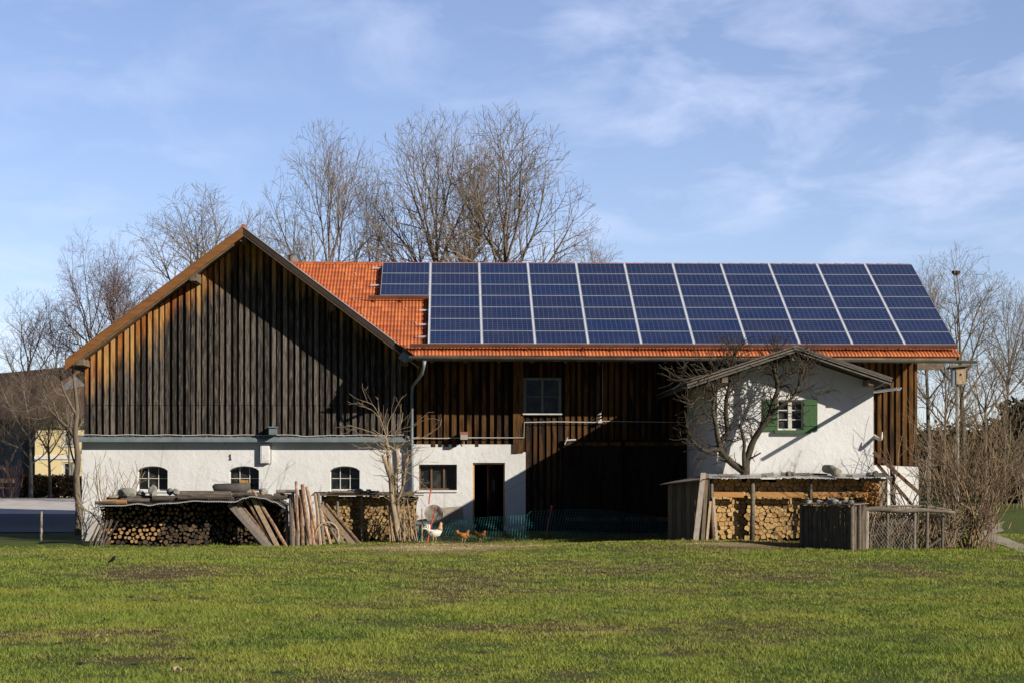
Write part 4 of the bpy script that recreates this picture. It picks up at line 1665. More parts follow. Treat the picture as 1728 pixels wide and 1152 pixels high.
GT = 'garden trees left of the barn'
TREES = [
    ('bare_tree', 'left of the two biggest bare trees behind the roof, above the first panels', 740, 186, 128, 86, 'round_b', .3),
    ('bare_tree', 'right and tallest of the two biggest bare trees behind the solar roof', 850, 178, 136, 84, 'round_a', 1.0),
    ('bare_tree', 'bare tree half hidden between the two biggest crowns behind the solar roof', 790, 210, 90, 96, 'round_c', 2.2),
    ('bare_tree', 'rounded bare tree rising above the orange tiled roof beside the chimney', 552, 206, 100, 84, 'round_c', .2),
    ('bare_tree', 'slender bare tree at the gap above the tiles, right of the rounded one', 622, 250, 44, 88, 'tall', .9),
    ('bare_tree', 'bare tree with spreading branches peeking over the left slope of the gable', 345, 314, 130, 126, 'round_a', 3.0),
    ('bare_tree', 'bare tree right behind the gable tip beside the chimney', 452, 350, 62, 130, 'tall_b', 2.0),
    ('birch_tree', 'purplish bare birch with drooping fine twigs left of the gable roof', 152, 378, 56, 128, 'birch', 0),
    ('birch_tree', 'second purplish birch leaning against the crowns beside the gable eave', 205, 392, 54, 126, 'birch', 2.1),
    ('bare_tree', 'low greenish bare tree between the birches and the gable eave', 190, 440, 92, 132, 'round_b', 1.6),
    ('bare_tree', 'slim bare tree at the left edge behind the brown-roofed building', 48, 486, 56, 131, 'tall_b', .6),
    ('birch_tree', 'purplish slim bare tree right of its neighbour behind the brown roof', 98, 490, 50, 130, 'birch', 1.2),
    ('bare_tree', 'small far bare tree showing just above the panels beside the big crowns', 1004, 378, 54, 115, 'tall', 2.6),
    ('bare_tree', 'bare tree just beyond the sloping right edge of the solar roof', 1563, 428, 50, 98, 'tall', .1),
    ('bare_tree', 'tall bare tree with a dark bird nest high in its crown', 1628, 412, 72, 92, 'tall_b', 1.7),
    ('bare_tree', 'bare tree at the right picture edge beyond the nest tree', 1700, 472, 58, 96, 'round_b', 2.9),
    ('bare_tree', 'last bare tree cut by the right picture edge', 1762, 498, 62, 104, 'tall', 2.0),
    ('bare_tree', 'lower bare tree filling the gap under the nest tree', 1592, 560, 62, 86, 'round_c', .7),
    ('bare_tree', 'low bare tree behind the big shrub at the right edge', 1668, 560, 62, 86, 'tall_b', .7),
]
for k in TREES:
    bare_tree(*k)
for k in (('garden_tree', 'leaning bare tree with light trunk in front of the shaded grey building', 52, 590, 58, 101, 'garden', 2.0),
          ('garden_tree', 'forked bare tree in front of the yellow house wall', 84, 606, 46, 101.5, 'garden_b', 1.0),
          ('garden_tree', 'small bare tree at the far left edge before the grey wall', 8, 640, 44, 103, 'garden_b', 2.4),
          ('garden_tree', 'brown bare tree between the yellow house and the barn corner', 118, 600, 44, 104, 'garden', 1.5)):
    bare_tree(*k[:6], kind=k[6], rot=k[7], group=GT)
# bird nest
a = P(1613, 461, 92)
mb = MB()
mb.tube([(a[0], a[1], a[2] - .12), (a[0], a[1], a[2]), (a[0], a[1], a[2] + .10)], [.08, .19, .17], 10, jit=.4)
o = mb.build('bird_nest', M['bark_dark'], None, origin=a)
props(o, 'dark round bird nest in the top of a bare tree on the right', 'nest')


def px_limb(mb, pts, r, n=8):
    c = curve([P(x, y, Y) for x, y, Y in pts], 3)
    rr = lerp_r(r, len(c))
    mb.tube(c, rr, n, jit=.22)
    return list(zip(c, rr))


def twigs_along(rg, fine, path, dens, L, env, mat=None, lo=0.0, hi=1.0, maxl=2, ang=(.5, 1.2), trop=.03, minr=.009, wander=.2, kids=1.0, spur=True, flat=.5):
    n = len(path)
    for i in range(n - 1):
        f = i / (n - 1)
        if f < lo or f > hi:
            continue
        (p, r), (q, _) = path[i], path[i + 1]
        d = (q - p)
        ll = d.length
        d = tuple(d.normalized())
        k = dens * ll
        while k > rg.random():
            k -= 1
            u = rg.random()
            s = p.lerp(q, u)
            dd = deflect(d, rg.uniform(*ang), rg.random() * 6.28)
            dd = norm3((dd[0], dd[1] * flat, dd[2]))
            grow(rg, tuple(s), dd, L * rg.uniform(.4, 1.1), max(minr, min(r * .5, .016)), env, fine, fine, lvl=1, maxl=1 + maxl, step=.16, wander=wander, trop=trop, kids=kids, ang=(.5, 1.1), minr=minr, ratio=.55, flat=flat)


YT = 57.0
rg = random.Random(5)
fruit = thing('fruit_tree', 'old gnarled fruit tree with lichened limbs in front of the white annex', 'tree', (PX(1256, YT), YT, 1.3))
mb = MB()
paths = []
T = lambda lst, Y=YT: [(x, y, Y + dy) for (x, y, dy) in lst]
paths.append((px_limb(mb, T([(1261, 905, -.1), (1259, 835, -.1), (1257, 800, -.05), (1249, 791, 0), (1233, 779, .0), (1218, 763, -.05), (1214, 752, 0), (1220, 739, .05), (1228, 727, 0), (1225, 704, 0), (1226, 673, -.05), (1231, 650, -.1), (1235, 634, -.1), (1237, 605, 0), (1242, 588, 0)]),
              [.16, .15, .13, .11, .10, .09, .085, .08, .075, .065, .06, .055, .05, .035, .02]), 9, 1.0))
paths.append((px_limb(mb, T([(1216, 757, 0), (1210, 731, -.1), (1208, 716, -.15), (1204, 700, -.2), (1203, 686, -.2), (1206, 668, -.2), (1203, 650, -.15), (1196, 625, -.1)]), [.085, .07, .065, .055, .05, .04, .03, .015]), 10, .9))
paths.append((px_limb(mb, T([(1216, 760, 0), (1205, 757, -.2), (1194, 761, -.35), (1178, 753, -.5), (1165, 737, -.6), (1158, 715, -.6)]), [.07, .06, .05, .04, .03, .015]), 12, .8))
paths.append((px_limb(mb, T([(1257, 800, -.05), (1260, 777, 0), (1264, 763, 0), (1273, 740, 0), (1285, 722, -.1), (1298, 700, -.15), (1306, 677, -.2), (1312, 657, -.2), (1311, 641, -.2), (1306, 624, -.1), (1309, 605, 0), (1313, 583, 0)]),
              [.13, .11, .10, .09, .085, .08, .07, .065, .07, .055, .04, .015]), 9, .9))
paths.append((px_limb(mb, T([(1300, 698, -.15), (1310, 690, -.3), (1322, 681, -.4), (1338, 670, -.45), (1346, 655, -.45), (1352, 637, -.45), (1357, 620, -.4), (1366, 598, -.3)]), [.06, .05, .045, .04, .04, .035, .03, .012]), 10, .8))
paths.append((px_limb(mb, T([(1256, 790, -.1), (1255, 765, -.15), (1256, 745, -.2), (1251, 725, -.2), (1248, 714, -.2)]), [.06, .055, .05, .045, .035]), 3, .4))
paths.append((px_limb(mb, T([(1236, 634, -.1), (1222, 622, -.2), (1205, 630, -.3), (1180, 634, -.4), (1158, 640, -.5), (1138, 643, -.6)]), [.04, .035, .03, .028, .02, .01]), 12, .8))
paths.append((px_limb(mb, T([(1312, 657, -.2), (1324, 650, -.3), (1332, 655, -.35), (1338, 669, -.4)]), [.04, .035, .025, .02]), 6, .5))
paths.append((px_limb(mb, T([(1313, 640, -.2), (1324, 632, -.3), (1340, 628, -.35), (1356, 618, -.4)]), [.045, .035, .025, .015]), 10, .6))
paths.append((px_limb(mb, T([(1346, 662, -.45), (1366, 655, -.5), (1380, 664, -.5), (1402, 656, -.5)]), [.025, .02, .018, .008]), 12, .5))
paths.append((px_limb(mb, T([(1205, 668, -.2), (1196, 676, -.25), (1180, 670, -.3), (1166, 682, -.35), (1150, 676, -.4)]), [.03, .028, .024, .018, .01]), 12, .6))
paths.append((px_limb(mb, T([(1208, 716, -.15), (1196, 708, -.2), (1182, 714, -.3), (1170, 703, -.3)]), [.03, .026, .02, .01]), 12, .6))
paths.append((px_limb(mb, T([(1262, 775, -.05), (1272, 770, -.15), (1284, 763, -.2)]), [.035, .03, .02]), 3, .3))
mb.build('trunk', M['bark_dark'], fruit, smooth=True)
fine = Segs()
env = lambda p: 0.9 < p[2] < PZ(568, 9, 57) and PX(1112, 57) < p[0] < PX(1412, 57) and 55.6 < p[1] < 57.55
for pth_, dn, L in paths:
    twigs_along(rg, fine, pth_, dn * 1.9, L, env, lo=.22, minr=.0105, wander=.28, kids=1.3, maxl=3)
    if len(pth_) > 18:
        twigs_along(rg, fine, pth_, dn * 2.7, L * .9, env, lo=.70, minr=.010, wander=.2, kids=1.4, trop=.10, maxl=3)
fine.mesh('crown', M['bark_dark'], fruit, 4)

# pale-trunked tree at the left corner
YC = 64.5
cor = thing('garden_tree', 'gnarled bare tree with pale trunk close to the left barn corner', 'tree', (PX(131, YC), YC, G(PX(131, YC), YC)), 'garden trees left of the barn')
mb = MB()
pp = [px_limb(mb, [(x, y, YC + dy) for x, y, dy in lst], r) for lst, r in (
    ([(131, 902, 0), (133, 860, 0), (129, 815, 0), (131, 770, 0), (127, 730, 0), (130, 690, 0), (126, 650, 0), (122, 622, 0)], [.13, .115, .11, .10, .09, .07, .05, .02]),
    ([(130, 745, 0), (119, 726, 0), (100, 708, .1), (84, 690, .2), (72, 660, .3)], [.07, .06, .045, .03, .012]),
    ([(130, 702, 0), (118, 680, -.1), (106, 655, -.1), (100, 625, 0)], [.05, .04, .03, .012]),
    ([(130, 790, 0), (121, 765, .1), (115, 735, .2), (104, 700, .3)], [.04, .03, .02, .01]))]
mb.build('trunk', M['bark'], cor, smooth=True)
fine = Segs()
for p_ in pp:
    twigs_along(rg, fine, p_, 7, 1.1, lambda p: p[0] < -12.35 or p[1] < 63.4, lo=.35, ang=(.5, 1.1), minr=.007, kids=.9, trop=.05, maxl=3, flat=.6)
fine.mesh('crown', M['twig'], cor, 3)

# pollarded shrub before the middle wood stack
YS = 62.0
pol = thing('pollard_tree', 'pollarded pale tree with long thin whips beside the downpipe', 'tree', (PX(670, YS), YS, G(PX(670, YS), YS)))
mb = MB()
pp = []
for lst, r in (
    ([(672, 915, 0), (668, 880, 0), (662, 845, 0), (660, 815, 0), (657, 785, 0), (655, 760, 0), (651, 736, 0)], [.11, .10, .085, .075, .07, .06, .035]),
    ([(676, 915, .1), (673, 870, .1), (669, 835, .05), (668, 805, .05), (671, 780, .05), (668, 755, 0)], [.08, .07, .06, .06, .055, .04]),
    ([(661, 812, 0), (654, 792, -.1), (650, 778, -.1), (646, 766, -.1)], [.06, .06, .06, .05]),
    ([(668, 850, 0), (680, 820, -.1), (684, 790, -.1), (690, 765, 0)], [.05, .04, .03, .02])):
    pp.append(px_limb(mb, [(x, y, YS + dy) for x, y, dy in lst], r))
mb.build('trunk', M['pollard'], pol, smooth=True)
fine = Segs()
for lst in ([(652, 736, 0), (645, 715, -.1), (637, 695, -.2), (628, 682, -.2), (610, 675, -.2)], [(652, 738, 0), (640, 705, .1), (625, 690, .2), (606, 684, .2)], [(653, 735, 0), (655, 712, 0), (668, 690, 0)],
            [(655, 745, 0), (675, 725, -.2), (695, 718, -.3), (722, 705, -.4)], [(660, 740, 0), (676, 715, 0), (680, 696, .1)], [(668, 755, 0), (690, 742, 0), (712, 738, .1), (728, 730, .2)],
            [(650, 740, 0), (630, 730, 0), (606, 722, 0), (586, 716, 0)], [(650, 765, 0), (628, 755, -.1), (604, 756, -.2)], [(670, 790, 0), (695, 800, -.2), (712, 815, -.3)], [(668, 800, 0), (700, 785, 0), (722, 770, 0)],
            [(660, 770, -.1), (640, 745, -.2), (610, 738, -.3)], [(674, 850, 0), (700, 830, -.2), (716, 822, -.2)], [(671, 776, 0), (690, 760, .1), (712, 752, .1)]):
    c = curve([P(x, y, YS + dy) for x, y, dy in lst], 3)
    rr = lerp_r([.018, .008], len(c))
    for i in range(len(c) - 1):
        fine.a.append((*c[i], *c[i + 1], rr[i], rr[i + 1], .6))
    twigs_along(rg, fine, list(zip(c, rr)), 5, .7, lambda p: True, ang=(.3, .8), minr=.007, kids=.6, trop=.05)
for p_ in pp:
    twigs_along(rg, fine, p_, 12, .7, lambda p: True, ang=(.5, 1.2), minr=.007, kids=.8, trop=.06)
fine.mesh('crown', M['twig_pale'], pol, 3)


# multi-stemmed shrubs
def shrub(name, label, px, Y, top, half, stems, seed, twig='twig', r=.03, cap=20000, minr=.009, base=.25, group=None, kids=1.0, out=.55, maxl=3, bark='bark', wander=.12):
    rg = random.Random(seed)
    X = PX(px, Y)
    z0 = G(X, Y) - .03
    H = PZ(top, X, Y) - z0
    hw = half * dep(X, Y) / F
    t = thing(name, label, 'shrub', (X, Y, z0), group)
    big, fine = Segs(), Segs()
    env = ell((X, Y, z0 + H * .5), (hw * 1.05, hw * .9, H * .53))
    for k in range(stems):
        a = rg.random() * 6.28
        q = rg.random() ** .6
        dx, dy = math.cos(a) * q, math.sin(a) * q
        grow(rg, (X + dx * base, Y + dy * base, z0), norm3((dx * out * hw / H * 1.7, dy * out * hw / H * 1.2, 1)), H * rg.uniform(.6, 1.0), r * rg.uniform(.6, 1.2), env, big, fine, lvl=1, maxl=maxl, kids=kids,
             step=.3, wander=wander, trop=.02, minr=minr, cap=cap * (k + 1) // stems, ang=(.3, .7), ratio=.55)
    if big.a:
        big.mesh('trunk', M[bark], t, 6)
    fine.mesh('crown', M[twig], t, 3)
    return t


shrub('shrub', 'thin leafless shrub in front of the white wall at the barn left corner', 192, 63.9, 742, 64, 16, 3, 'twig_pale', r=.026, cap=6500, kids=.6, minr=.009, base=.12, out=.8)
shrub('shrub', 'large tangled leafless shrub with many pale stems at the right end of the wire fence', 1640, 53.5, 590, 116, 28, 4, 'twig_olive', r=.030, cap=32000, kids=.9, base=.45, minr=.007, out=.85, bark='twig_pale', wander=.15)
shrub('shrub', 'dense brown thicket behind the wire fence right of the annex', 1566, 56.2, 640, 74, 24, 5, 'twig', r=.024, cap=20000, kids=.85, base=.7, out=.7, minr=.006, wander=.16)
shrub('shrub', 'tall twiggy thicket at the right picture edge behind the big shrub', 1716, 88, 655, 60, 24, 6, 'twig', r=.03, cap=14000, kids=.9, base=1.3, out=.5, minr=.011)
shrub('shrub', 'greenish brown thicket below the nest box post', 1625, 70, 655, 90, 26, 16, 'twig', r=.03, cap=22000, kids=.9, base=1.6, out=.4)
shrub('shrub', 'low reddish brown brush leaning right from the big shrub foot', 1672, 52.8, 825, 30, 16, 7, 'twig_birch', r=.012, cap=2600, kids=.7, base=.3, out=.9)
shrub('shrub', 'small dry bush in front of the far shaded grey building', 16, 100, 762, 22, 20, 8, 'twig_birch', r=.02, cap=4000, minr=.014, base=.4)


def leafmass(name, label, cat, boxes, mat, n, size, seed, kindpart='foliage'):
    """hedge / conifer: many small leaf faces through a volume. boxes: (cx,cy,cz,rx,ry,rz)"""
    rs = np.random.RandomState(seed)
    t = thing(name, label, cat, boxes[0][:2] + (boxes[0][2] - boxes[0][5],))
    VV = []
    for (cx, cy, cz, rx, ry, rz) in boxes:
        m_ = n // len(boxes)
        u = rs.rand(m_, 3) * 2 - 1
        sh = np.abs(u).max(1, keepdims=True)
        u = u / (sh + 1e-6) * (sh ** .35)
        u *= (0.85 + .3 * rs.rand(m_, 1)) * (0.9 + .2 * np.sin(u[:, :1] * 9 + u[:, 1:2] * 5))
        c = u * np.array([[rx, ry, rz]]) + np.array([[cx, cy, cz]])
        a = rs.randn(m_, 3)
        a /= np.linalg.norm(a, axis=1)[:, None]
        b = np.cross(a, rs.randn(m_, 3))
        b /= np.linalg.norm(b, axis=1)[:, None]
        s = size * (.5 + rs.rand(m_, 1))
        VV.append(np.stack([c - a * s, c + b * s * .5, c + a * s, c - b * s * .5], 1))
    V_ = np.concatenate(VV)
    k = len(V_)
    o = np_mesh(kindpart, V_.reshape(-1, 3), np.arange(k * 4).reshape(k, 4), mat, t, attrs={'rnd': np.repeat(rs.rand(k), 4), 'wd': np.zeros(k * 4)})
    return t


# ================================================================== LEFT BACKGROUND
Yh = 112
x0, x1 = PX(-70, Yh), PX(50, Yh)
za, zb = PZ(833, x0, Yh), PZ(705, x0, Yh)
dh = thing('grey_building', 'large shaded grey building with steep brown roof at the left edge', 'building', (x0, Yh, za))
mb = MB()
xe = PX(58, Yh)
xr = PX(-60, Yh)
A0, A1 = Vector((PX(-250, Yh + 18), Yh + 18, 0)), Vector((xe - .5, Yh - 1, 0))
ax = (A1 - A0)
nb2 = Vector((-ax.y, ax.x, 0)).normalized()
if nb2.y < 0:
    nb2 = -nb2


def q3(u, v, z):
    p = A0 + ax * u + nb2 * v
    return (p.x, p.y, z)


mb.add([q3(0, 0, za - 1), q3(1, 0, za - 1), q3(1, 0, zb + .1), q3(0, 0, zb + .1), q3(0, 7, za - 1), q3(1, 7, za - 1), q3(1, 7, zb + .1), q3(0, 7, zb + .1), q3(1, 3.4, PZ(636, 0, Yh + 3))],
       [(0, 1, 2, 3), (1, 5, 6, 8, 2), (4, 7, 6, 5)])
mb.build('wall', M['render_dark'], dh)
mb = MB()
zt2_ = PZ(626, 0, Yh + 6)
e0, e1 = -.02, 1.04
mb.add([q3(e0, -.8, zb - .1), q3(e1, -.8, zb - .1), q3(e1, 3.4, zt2_), q3(e0, 3.4, zt2_), q3(e0, 7.6, zb - .1), q3(e1, 7.6, zb - .1), q3(e0, -.8, zb - .3), q3(e1, -.8, zb - .3), q3(e1, 3.4, zt2_ - .2)],
       [(0, 1, 2, 3), (3, 2, 5, 4), (6, 7, 1, 0), (1, 7, 8, 2)])
mb.build('roof', M['tile_brown'], dh)
Yy = 108.5
yh = thing('yellow_house', 'yellow rendered house behind the garden trees left of the barn', 'house', (PX(100, Yy), Yy, 1))
za, zb = PZ(834, -30, Yy), PZ(700, -30, Yy)
xa_, xb_ = PX(59, Yy), PX(230, Yy)
mb = MB()
W1 = (PX(105, Yy), PX(124, Yy), PZ(808, -30, Yy), PZ(779, -30, Yy), 0)
W2 = (PX(106, Yy), PX(124, Yy), PZ(750, -30, Yy), PZ(728, -30, Yy), 0)
for (a, b, c, d) in ((xa_, W1[0], za - 1, zb), (W1[1], xb_, za - 1, zb), (W1[0], W1[1], za - 1, W1[2]), (W1[0], W1[1], W1[3], W2[2]), (W1[0], W1[1], W2[3], zb)):
    mb.box(a, b, Yy, Yy + .4, c, d)
mb.box(xa_, xa_ + .4, Yy + .4, Yy + 10, za - 1, zb)
mb.build('wall', M['render_yellow'], yh)
for wq in (W1, W2):
    w = MB()
    w.box(wq[0], wq[0] + .12, Yy + .05, Yy + .15, wq[2], wq[3])
    w.box(wq[1] - .1, wq[1], Yy + .05, Yy + .15, wq[2], wq[3])
    w.box(wq[0] + .12, wq[1] - .1, Yy + .05, Yy + .15, wq[3] - .08, wq[3])
    w.box(wq[0] - .15, wq[1] + .1, Yy - .04, Yy + .04, wq[2] - .12, wq[2] - .001)
    wn = w.build('window', M['frame_white'], yh)
    g = MB()
    g.box(wq[0], wq[1], Yy + .15, Yy + .17, wq[2], wq[3])
    g.build('pane', M['glass'], wn)
mb = MB()
mb.box(xa_ - .02, xb_, Yy - .06, Yy - .002, PZ(774, -30, Yy), PZ(768, -30, Yy))
mb.build('string_course', M['plaster'], yh)
mb = MB()
zr = PZ(640, -30, Yy + 5)
mb.add([(xa_ - .6, Yy - .8, zb), (xb_, Yy - .8, zb), (xb_, Yy + 6, zr), (xa_ + .5, Yy + 6, zr), (xa_ - .6, Yy - .8, zb - .2), (xb_, Yy - .8, zb - .2), (xb_, Yy + 12, zb), (xa_ - .6, Yy + 12, zb)],
       [(0, 1, 2, 3), (0, 4, 5, 1), (3, 2, 6, 7)])
mb.build('roof', M['tile_brown'], yh)
leafmass('hedge', 'clipped brown beech hedge in front of the yellow house', 'hedge', [(PX(102, 103), 103, PZ(820, -30, 103), 1.25, .5, .52)], M['hedge'], 9000, .07, 3)
leafmass('hedge', 'short brown hedge stub beside the tree trunks left of the yellow house', 'hedge', [(PX(52, 103), 103, PZ(820, -30, 103), .45, .45, .5)], M['hedge'], 3000, .07, 4)
bn = thing('garden_bench', 'pale wooden bench on the grass before the shaded grey building', 'bench', P(8, 832, 101))
a = P(-14, 834, 101)
for (zz, nm) in ((.62, 'backrest'), (.30, 'seat')):
    mb = MB()
    mb.box(a[0], a[0] + 1.15, 101 - (.25 if nm == 'seat' else 0), 101.06 + (.15 if nm == 'seat' else 0), a[2] + zz, a[2] + zz + (.22 if nm == 'backrest' else .10))
    mb.build(nm, M['plank'], bn)
for dx in (.05, 1.0):
    mb = MB()
    mb.box(a[0] + dx, a[0] + dx + .1, 100.85, 101.05, a[2] - .1, a[2] + .299)
    mb.build('leg', M['plank'], bn)
# slim white post in the barn's shadow
a = P(69.5, 897, 66)
mb = MB()
mb.tube([(a[0], 66, a[2] - .3), (a[0] + .01, 66, PZ(862, a[0], 66))], [.045, .04], 8)
o = mb.build('marker_post', M['plank_grey'], None, origin=(a[0], 66, a[2] - .1))
props(o, 'slim pale wooden post on the grass left of the long wood pile', 'post')
# dark conifer hedge on the far right
leafmass('conifer', 'dark evergreen mass beyond the shrubs at the right edge', 'tree', [(PX(1716, 92), 92, 2.5, 1.2, 1.2, 1.9), (PX(1755, 92), 92, 2.9, 1.5, 1.2, 2.4)], M['evergreen'], 26000, .16, 9, 'crown')
leafmass('hedge', 'long dry brown hedge far behind the annex on the right', 'hedge', [(PX(1560 + 60 * i, 106), 106 + (i % 2) * 1.2, 2.6, 1.7, 1.1, 1.9 + .25 * math.sin(i * 2.1)) for i in range(5)], M['hedge'], 30000, .13, 10)
leafmass('hedge', 'long dry brown hedge far behind the trees on the left', 'hedge', [(PX(-40 + 60 * i, 140), 140, 3.5, 2.2, 1.2, 3.0 + .5 * math.sin(i * 2.1)) for i in range(5)], M['hedge'], 16000, .16, 12)

# ================================================================== FIREWOOD
def rock(name, c, r, mat, seed, label=None, cat=None, group=None, parent=None):
    rs = random.Random(seed)
    import bmesh
    bm = bmesh.new()
    bmesh.ops.create_icosphere(bm, subdivisions=2, radius=1)
    o3 = Vector((rs.random() * 50, rs.random() * 50, rs.random() * 50))
    for v in bm.verts:
        k = 1 + .35 * mnoise.noise(v.co * 1.3 + o3) + .12 * mnoise.noise(v.co * 4 + o3)
        v.co = Vector((v.co.x * r[0] * k, v.co.y * r[1] * k, v.co.z * r[2] * k))
    me = bpy.data.meshes.new(name)
    bm.to_mesh(me)
    bm.free()
    me.materials.append(mat)
    at = me.attributes.new('rnd', 'FLOAT', 'POINT')
    at.data.foreach_set('value', [rs.random()] * len(me.vertices))
    o = bpy.data.objects.new(name, me)
    COL.objects.link(o)
    o.rotation_euler = (0, 0, rs.random() * 6)
    if parent:
        o.parent = parent
        o.location = Vector(c) - wloc(parent)
    else:
        o.location = c
        props(o, label, cat, group)
    return o


def cells(x0, x1, z0, z1, s, rs, zt=None):
    """split-wood like cells: shrunken voronoi polygons on a jittered hex grid"""
    pts = []
    row = 0
    z = z0 - s
    while z < z1 + s:
        x = x0 - s + (row % 2) * s * .5
        while x < x1 + s:
            pts.append((x + rs.uniform(-.3, .3) * s, z + rs.uniform(-.3, .3) * s))
            x += s
        z += s * .87
        row += 1
    out = []
    for i, (a, b) in enumerate(pts):
        if not (x0 < a < x1 and z0 < b < z1):
            continue
        if zt and b > zt(a):
            continue
        poly = [(a - s, b - s), (a + s, b - s), (a + s, b + s), (a - s, b + s)]
        dmin = 9
        for j, (c, d) in enumerate(pts):
            if j == i or abs(c - a) > 2.2 * s or abs(d - b) > 2.2 * s:
                continue
            nx_, nz_ = c - a, d - b
            dd = math.hypot(nx_, nz_)
            dmin = min(dmin, dd)
            mx_, mz_ = (a + c) / 2, (b + d) / 2
            new = []
            for k in range(len(poly)):
                p, q = poly[k], poly[(k + 1) % len(poly)]
                fp = (p[0] - mx_) * nx_ + (p[1] - mz_) * nz_
                fq = (q[0] - mx_) * nx_ + (q[1] - mz_) * nz_
                if fp <= 0:
                    new.append(p)
                if fp * fq < 0:
                    u = fp / (fp - fq)
                    new.append((p[0] + (q[0] - p[0]) * u, p[1] + (q[1] - p[1]) * u))
            poly = new
            if len(poly) < 3:
                break
        if len(poly) >= 3:
            out.append(((a, b), poly, dmin))
    return out


def log_mesh(mb, poly, y0, y1, cen, shrink, old, rs, origin=None):
    g = [(cen[0] + (p[0] - cen[0]) * shrink + rs.uniform(-.004, .004), cen[1] + (p[1] - cen[1]) * shrink + rs.uniform(-.004, .004)) for p in poly]
    n = len(g)
    rn = rs.random()
    mb.add([(p[0], y0, p[1]) for p in g], [tuple(range(n))], rnd=rn, wd=old, mi=0)
    v = [(p[0], y0, p[1]) for p in g] + [(p[0], y1, p[1]) for p in g]
    mb.add(v, [(i, i + n, (i + 1) % n + n, (i + 1) % n) for i in range(n)] + [tuple(range(2 * n - 1, n - 1, -1))], rnd=rn, wd=old, mi=1)


FW = MB()      # the many small logs left over past the first hundreds
FW2 = MB()
RS = random.Random(77)

# --- wood store in front of the annex
YF = 55.4
store = thing('wood_store', 'open wood store with grey sheet roof along the foot of the white annex', 'shed', (PX(1330, YF), YF, .1))
zr = lambda px: PZ(806 if px > 1200 else 812, 9, YF)
xa, xb = PX(1197, YF), PX(1502, YF)
zR = PZ(806, 9, YF)
# roof: corrugated sheets side by side
xq = xa - .02
k = 0
while xq < xb:
    x2 = min(xq + .95, xb + .06)
    mb = MB()
    n = 24
    v = []
    wob = RS.uniform(-.02, .02)
    for y, z in ((YF - .05, zR + wob), (57.35, zR + .13 + wob * .5)):
        for j in range(n + 1):
            x = xq + (x2 - xq) * j / n
            v.append((x, y + RS.uniform(-.01, .01), z + .006 * math.sin(j * 1.9) + k * .002 + .012 * math.sin(x * 2.1)))
    m_ = n + 1
    v += [(a, b, c - .012) for a, b, c in v]
    fs = [(j, j + 1, j + 1 + m_, j + m_) for j in range(n)] + [(2 * m_ + j, 2 * m_ + j + m_, 2 * m_ + j + 1 + m_, 2 * m_ + j + 1) for j in range(n)] + [(j, 2 * m_ + j, 2 * m_ + j + 1, j + 1) for j in range(n)]
    mb.add(v, fs)
    mb.build('roof_sheet', M['sheetmetal'], store)
    xq = x2 - .05
    k += 1
# posts, beams
for (pa, pb, zt_, rr) in ((1201, 1203, 818, .06), (1270, 1269, 818, .075), (1368, 1368, 816, .055)):
    mb = MB()
    mb.tube([P(pb, 910, YF + .2), P(pa, 865, YF + .2), (PX(pa, YF + .2), YF + .2, zR + .01)], [rr, rr * .9, rr * .85], 8, jit=.1)
    mb.build('post', M['rustic'], store, smooth=True)
mb = MB()
mb.box(PX(1484, YF), PX(1499, YF), YF + .1, YF + .34, .0, zR - .01)
mb.build('post', M['plank'], store)
for (pa, pb) in ((1204, 1255), (1274, 1355), (1371, 1484)):
    mb = MB()
    X1, X2 = PX(pa, YF + .2), PX(pb, YF + .2)
    z = PZ(838, 9, YF)
    mb.add([(X1, YF + .18, z + .01), (X2, YF + .18, z - .01), (X2, YF + .26, z - .01), (X1, YF + .26, z + .01), (X1, YF + .18, z + .15), (X2, YF + .18, z + .14), (X2, YF + .26, z + .14), (X1, YF + .26, z + .15)],
           [(0, 3, 2, 1), (4, 5, 6, 7), (0, 1, 5, 4), (1, 2, 6, 5), (2, 3, 7, 6), (3, 0, 4, 7)])
    mb.build('beam', M['plank_new'], store)
# oblique boarded left side, in shade
pA, pB = Vector((PX(1127, 57.6), 57.6, 0)), Vector((PX(1197, YF), YF, 0))
dv = (pB - pA)
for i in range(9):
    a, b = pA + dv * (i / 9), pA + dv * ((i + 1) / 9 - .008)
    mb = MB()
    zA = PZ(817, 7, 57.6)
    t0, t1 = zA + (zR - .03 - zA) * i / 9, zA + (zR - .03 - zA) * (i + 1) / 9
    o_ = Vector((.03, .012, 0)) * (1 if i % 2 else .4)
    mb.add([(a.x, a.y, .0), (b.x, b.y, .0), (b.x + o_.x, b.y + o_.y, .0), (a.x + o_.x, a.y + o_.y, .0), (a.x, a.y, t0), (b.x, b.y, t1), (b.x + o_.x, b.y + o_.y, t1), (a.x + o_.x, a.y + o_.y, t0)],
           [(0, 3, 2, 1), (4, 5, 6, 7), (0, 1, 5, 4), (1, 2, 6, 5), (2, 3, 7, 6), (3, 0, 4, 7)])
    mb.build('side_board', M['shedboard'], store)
mb = MB()
a, b = pA + Vector((-.25, -.05, 0)), pB + Vector((-.15, -.15, 0))
zA = PZ(816, 7, 57.6)
mb.add([(a.x, a.y, zA), (b.x, b.y, zR - .02), (PX(1214, YF), YF + .3, zR + .06), (PX(1180, 58.3), 58.3, zA + .25), (a.x, a.y, zA - .03), (b.x, b.y, zR - .05)], [(0, 1, 2, 3), (0, 4, 5, 1)])
mb.build('roof_board', M['plank_grey'], store)
mb = MB()
mb.box(xa + .1, xb - .1, YF + 1.2, YF + 1.3, .0, zR - .05)
mb.build('back_wall', M['back'], store)
# the split logs: every face in view is a log of its own
x0, x1 = PX(1204, YF + .5), PX(1486, YF + .5)
z0, z1 = PZ(910, 9, YF + .5), zR - .03
nlog = 0
cs_ = cells(x0, x1, z0, z1, .142, RS)
RS.shuffle(cs_)


